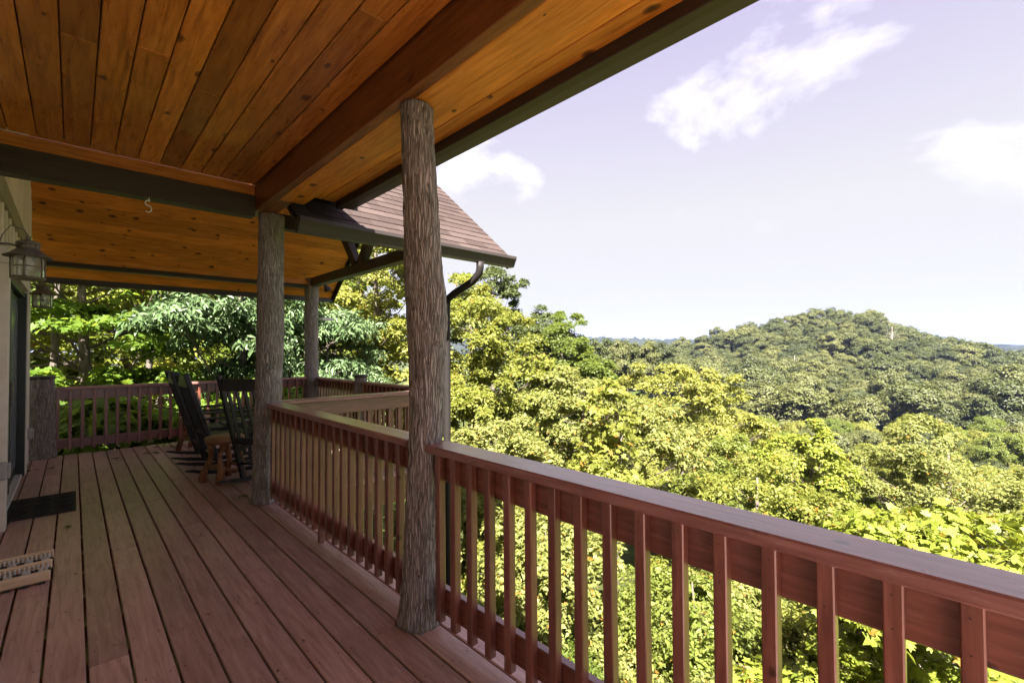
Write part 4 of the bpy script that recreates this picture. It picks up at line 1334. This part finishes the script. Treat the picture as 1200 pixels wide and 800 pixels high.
# --- shaded trees beyond the end railing
G3 = 'shaded trees beyond the end railing'
build_tree('maple_tree', 'fresh green maple branches beyond the thick log stub', 0.2, 13.6, 5.2,
           [(0, 0, 1.9, 2.4, 1.9, 1.6), (-.7, -.6, 3.6, 2.2, 1.7, 1.0), (.3, -1.2, 4.9, 2.2, 1.6, .8), (-.2, -.8, 6.0, 2.0, 1.6, .7)], 140, 4600, 5, .105, 'maple', 'leaf_shade', 401, droop=.18, flat=.30, r0=.15, group=G3, clump=.26)
build_tree('buckeye_tree', 'blue-green drooping leaf clusters above the rocking chairs', 2.9, 12.4, 4.3,
           [(0, 0, 1.3, 1.9, 1.5, 1.1), (.5, -.7, 2.6, 1.9, 1.4, .7), (-.8, -.8, 2.3, 1.6, 1.3, .6), (.9, -.4, 3.6, 1.8, 1.4, .8)], 120, 2600, 7, .155, 'lance', 'leaf_blue', 402, droop=.75, flat=.35, r0=.14, group=G3, clump=.30)
build_tree('buckeye_tree', 'blue-green leafy tree behind the far corner log post', 4.9, 12.6, 3.0,
           [(0, 0, 1.4, 1.5, 1.4, 1.2), (.2, -.5, 3.0, 1.7, 1.5, 1.2)], 90, 2000, 7, .14, 'lance', 'leaf_blue', 403, droop=.6, flat=.4, r0=.10, group=G3, clump=.32)
build_tree('broadleaf_tree', 'sunlit backdrop tree glowing between the maple branches', 1.5, 22.5, 9.0,
           [(0, 0, 3.5, 4.2, 3.0, 3.2), (-2.5, 0, 6.5, 4.0, 3.0, 3.2), (2.5, -.5, 6.5, 4.0, 3.0, 3.2), (0, -.5, 9.5, 4.5, 3.0, 3.0)], 150, 8294, 5, 0.172, 'rhomb', 'leaf_maple', 404, r0=.25, group=G3)
build_tree('broadleaf_tree', 'taller green backdrop tree behind the buckeye', 6.8, 20.5, 8.6,
           [(0, 0, 3.2, 3.4, 3.0, 3.2), (1.2, -.5, 6.8, 3.6, 3.0, 3.2), (-1.0, -.5, 9.2, 3.6, 3.0, 3.0)], 140, 8294, 5, 0.172, 'rhomb', 'leaf_green', 405, r0=.25, group=G3)
build_tree('broadleaf_tree', 'dark backdrop tree past the corner of the house', -3.6, 18.5, 8.0,
           [(0, 0, 3.2, 3.4, 3.0, 3.2), (1.0, -.5, 6.5, 3.4, 3.0, 3.0)], 110, 6380, 5, 0.156, 'rhomb', 'leaf_green', 406, r0=.22, group=G3)
for i, (x, y, top, lab) in enumerate(((-7.5, 27, 10.5, 'tall far backdrop tree past the house corner'), (-1.0, 30, 11.5, 'tall far backdrop tree behind the fresh green maple'),
                                      (5.5, 30, 11.5, 'tall far backdrop tree behind the buckeye leaves'), (11.5, 27, 9.5, 'tall far backdrop tree behind the corner log post'))):
    build_tree('broadleaf_tree', lab, x, y, top, [(0, 0, 4, 4.6, 3.4, 4.0), (-2.4, 0, 8, 4.6, 3.4, 3.6), (2.4, 0, 8.5, 4.6, 3.4, 3.6), (0, 0, 12, 5.0, 3.4, 3.4)], 110, 5200, 5, .24, 'rhomb', 'leaf_maple', 440 + i, r0=.25, group=G3, share='backdrop')
for i, (x, y, top, r, lf, lab) in enumerate((
        (0.4, 10.6, 0.55, .95, 'leaf_shade', 'large-leaved sapling right behind the end railing balusters'),
        (1.9, 10.9, 0.35, .95, 'leaf_shade', 'leafy sapling behind the rocking chairs and end railing'),
        (3.4, 11.2, 0.9, 1.1, 'leaf_shade', 'leafy sapling beyond the far corner log post'),
        (-1.0, 11.4, 0.8, 1.0, 'leaf_shade', 'sapling past the house corner and thick log stub'))):
    build_tree('sapling', lab, x, y, top, [(0, 0, r * .8, r, r * .8, r * .8), (.1, -.1, r * 2.0, r, r * .8, r)], 50, 1000, 5, .15, 'maple', lf, 420 + i, droop=.3, r0=.05, group=G3, limbs=20, flat=.4)
# bare leaning stems between them
for i, (x, y, lx, ly, h, r0) in enumerate(((1.2, 15.5, .8, .2, 9.0, .09), (4.2, 13.8, -.7, .3, 7.5, .08), (-.4, 16.0, .3, 0, 9.5, .10))):
    rg = np.random.default_rng(800 + i)
    gz = ground(x, y)
    t = thing('slender_tree', ('slender leaning grey stem seen between the maple branches', 'slender forked stem behind the buckeye leaves', 'slender straight stem behind the fresh green maple')[i], 'tree', (x, y, gz), 0, G3)
    cs = np.array([[lx + rg.normal(0, .9), ly + rg.normal(0, .9), h * rg.uniform(.55, 1.0), .4, 0, 0, 1] for _ in range(9)])
    V, F = wood_data(rg, h, r0, cs, h * .4, 9, (lx, ly))
    obj('trunk', mesh_from('trunk', V, F, 'tree_bark', True), t)
    co, tr, r = leaves(rg, cs[:, :3].repeat(14, 0) + rg.normal(0, .35, (126, 3)), np.tile([0, 0, 1.], (126, 1)), 5, .13, 'maple', .3)
    obj('crown', fast_mesh('crown', co, tr, ['leaf_shade'], r), t)

# --- forest further off: copies of a few model trees, each its own object
def proto(seed, h, lobes, n_clump, twigs, per, size, leaf, r0):
    rg = np.random.default_rng(seed)
    tw, ow, cs = crown_twigs(rg, lobes, n_clump, twigs, .95, .6, .34)
    co, tr, r = leaves(rg, tw, ow, per, size, 'rhomb', .25, flat=.3, ow=1.1)
    V, F = wood_data(rg, h * .9, r0, cs, h * .4, 10, n=5)
    V = np.array([tuple(v) for v in V]); T = []
    for f in F:
        for k in range(1, len(f) - 1):
            T.append((f[0], f[k], f[k + 1]))
    T = np.array(T)
    co2 = np.concatenate([co, V]); tr2 = np.concatenate([tr, T + len(co)])
    mi = np.concatenate([np.zeros(len(tr)), np.ones(len(T))])
    rr = np.concatenate([r, np.zeros(len(T))])
    return fast_mesh('forest_tree', co2, tr2, [leaf, 'tree_bark'], rr, mi)
HP = []
for i in range(6):
    q = random.Random(60 + i)
    lobes = [(0, 0, 7.3, 2.6, 2.6, 2.3)] + [(q.uniform(-2, 2), q.uniform(-2, 2), q.uniform(3.6, 7.0), q.uniform(2.0, 2.9), q.uniform(2.0, 2.9), q.uniform(1.6, 2.3)) for _ in range(4)]
    HP.append(proto(500 + i, 9.4, lobes, 90, 3600, 5, .29, 'leaf_hill', .22))
MP = []
for i in range(4):
    q = random.Random(90 + i)
    lobes = [(0, 0, 6.6, 2.3, 2.3, 2.3)] + [(q.uniform(-1.8, 1.8), q.uniform(-1.8, 1.8), q.uniform(4.2, 6.2), q.uniform(1.9, 2.6), q.uniform(1.9, 2.6), q.uniform(1.6, 2.3)) for _ in range(3)]
    MP.append(proto(540 + i, 8.8, lobes, 110, 5200, 5, .19, ('leaf_yellowgreen', 'leaf_green', 'leaf_yellowgreen', 'leaf_hill')[i], .2))
frng = random.Random(33)
c43, s43 = math.cos(YAW), math.sin(YAW)
def uv_xy(u, v):
    return (v * s43 + u * c43, v * c43 - u * s43)
def forest_tree(x, y, me, sc, label, group, sink=0.3, name='forest_tree'):
    o = obj(name, me, None, (x, y, ground(x, y) - sink), (0, 0, frng.uniform(0, 6.28)))
    w = sc * frng.uniform(.88, 1.16)
    o.scale = (w, w * frng.uniform(.9, 1.1), sc * frng.uniform(.88, 1.15))
    return tag(o, label, 'tree', group)
placed = []
def clear(x, y, d):
    for (a, b) in placed:
        if (a - x) ** 2 + (b - y) ** 2 < d * d:
            return False
    placed.append((x, y)); return True
nh = 0
cand = []
for _ in range(16000):
    v = frng.uniform(92, 262)
    px = frng.uniform(600, 1215)
    x, y = uv_xy((px - 600) / 537.4 * v, v)
    cand.append((v, x, y, px))
cand.sort()
# keep the trees that stand clear of the ones in front of them
cover = {b: float(np.interp(b * 4, [600, 700, 860, 900, 1000, 1100, 1215], [412, 425, 440, 470, 500, 520, 540])) for b in range(140, 310)}
for (v, x, y, px) in cand:
    if nh >= 300:
        break
    sc = frng.choice((frng.uniform(.8, 1.15), frng.uniform(1.1, 1.6)))
    topy = 413 - (ground(x, y) + 9.0 * sc - 1.4) / v * 537.4
    w = int(2.6 * sc / v * 537.4 / 4)
    b0 = int(px / 4)
    cols = [b for b in range(b0 - w, b0 + w + 1) if b in cover]
    if not cols or sum(1 for b in cols if topy < cover[b] - 4.5) < max(1, len(cols) * .5):
        continue
    if clear(x, y, 5.0 * sc):
        forest_tree(x, y, frng.choice(HP), sc, 'round-crowned tree in the forest covering the distant hill', 'trees covering the distant hill'); nh += 1
        for b in cols:
            cover[b] = min(cover[b], topy + 4)
nm = 0
cand = []
for _ in range(6000):
    v = frng.uniform(26, 98)
    px = frng.uniform(560, 1250)
    u = (px - 600) / 537.4 * v
    x, y = uv_xy(u, v)
    if x < 14 or (abs(x - 21) < 9 and -4 < y < 12) or (x < 24 and y > 12):
        continue
    cand.append((v, x, y))
for (v, x, y) in cand:
    if nm >= 170:
        break
    if clear(x, y, 4.4 if v < 60 else 5.4):
        forest_tree(x, y, frng.choice(MP), frng.uniform(.62, .9) * (1.0 if v < 60 else 1.2), 'pale olive tree on the wooded slope between the deck and the hill', 'trees on the slope before the hill', name='slope_tree'); nm += 1
# trees on the knoll left of the hill
for (px, v, sc) in ((662, 60, 1.0), (690, 64, 1.12), (712, 70, 1.05), (735, 74, .95), (760, 82, .9), (640, 52, 1.0), (780, 90, .9), (676, 58, .8), (724, 66, .8)):
    x, y = uv_xy((px - 600) / 537.4 * v, v)
    o = obj('knoll_tree', HP[int(px) % 6], None, (x, y, 1.4 + (413 - 407) / 537.4 * v - 9.2 * sc), (0, 0, px))
    o.scale = (sc * .8, sc * .8, sc)
    tag(o, 'dark olive tree on the knoll below the far blue ridge', 'tree', 'trees on the knoll')
# two dead trees on the face of the hill
for i, (px, py, v) in enumerate(((930, 452, 150), (1045, 424, 172))):
    x, y = uv_xy((px - 600) / 537.4 * v, v)
    rg = np.random.default_rng(900 + i)
    gz = ground(x, y)
    cs = np.array([[rg.normal(0, 1.6), rg.normal(0, 1.6), rg.uniform(5, 9.5), 1.4, 0, 0, 1] for _ in range(26)])
    V, F = wood_data(rg, 9.6, .26, cs, 3.0, 26)
    t = thing('dead_tree', ('bare grey dead tree low on the hillside', 'bare grey dead tree high on the hillside')[i], 'tree', (x, y, gz + 1.5))
    obj('trunk', mesh_from('trunk', V, F, 'dead_wood', True), t)

# ------------------------------------------------------------------ the air
hz = bpy.data.materials.new('air'); hz.use_nodes = True
nt = hz.node_tree; nt.nodes.clear()
ho = N(nt, 'ShaderNodeOutputMaterial'); hv = N(nt, 'ShaderNodeVolumePrincipled')
hv.inputs['Color'].default_value = (0.38, 0.46, 0.82, 1)
hv.inputs['Density'].default_value = 0.00013
hv.inputs['Anisotropy'].default_value = 0.0
nt.links.new(hv.outputs[0], ho.inputs['Volume'])
MATS['air'] = hz
V = [(x, y, z) for x in (-6200, 9200) for y in (-6200, 6200) for z in (-60, 150)]
F = [(0, 1, 3, 2), (4, 6, 7, 5), (0, 4, 5, 1), (2, 3, 7, 6), (0, 2, 6, 4), (1, 5, 7, 3)]
haze = obj('haze', mesh_from('haze', V, F, 'air'))
haze['kind'] = 'stuff'
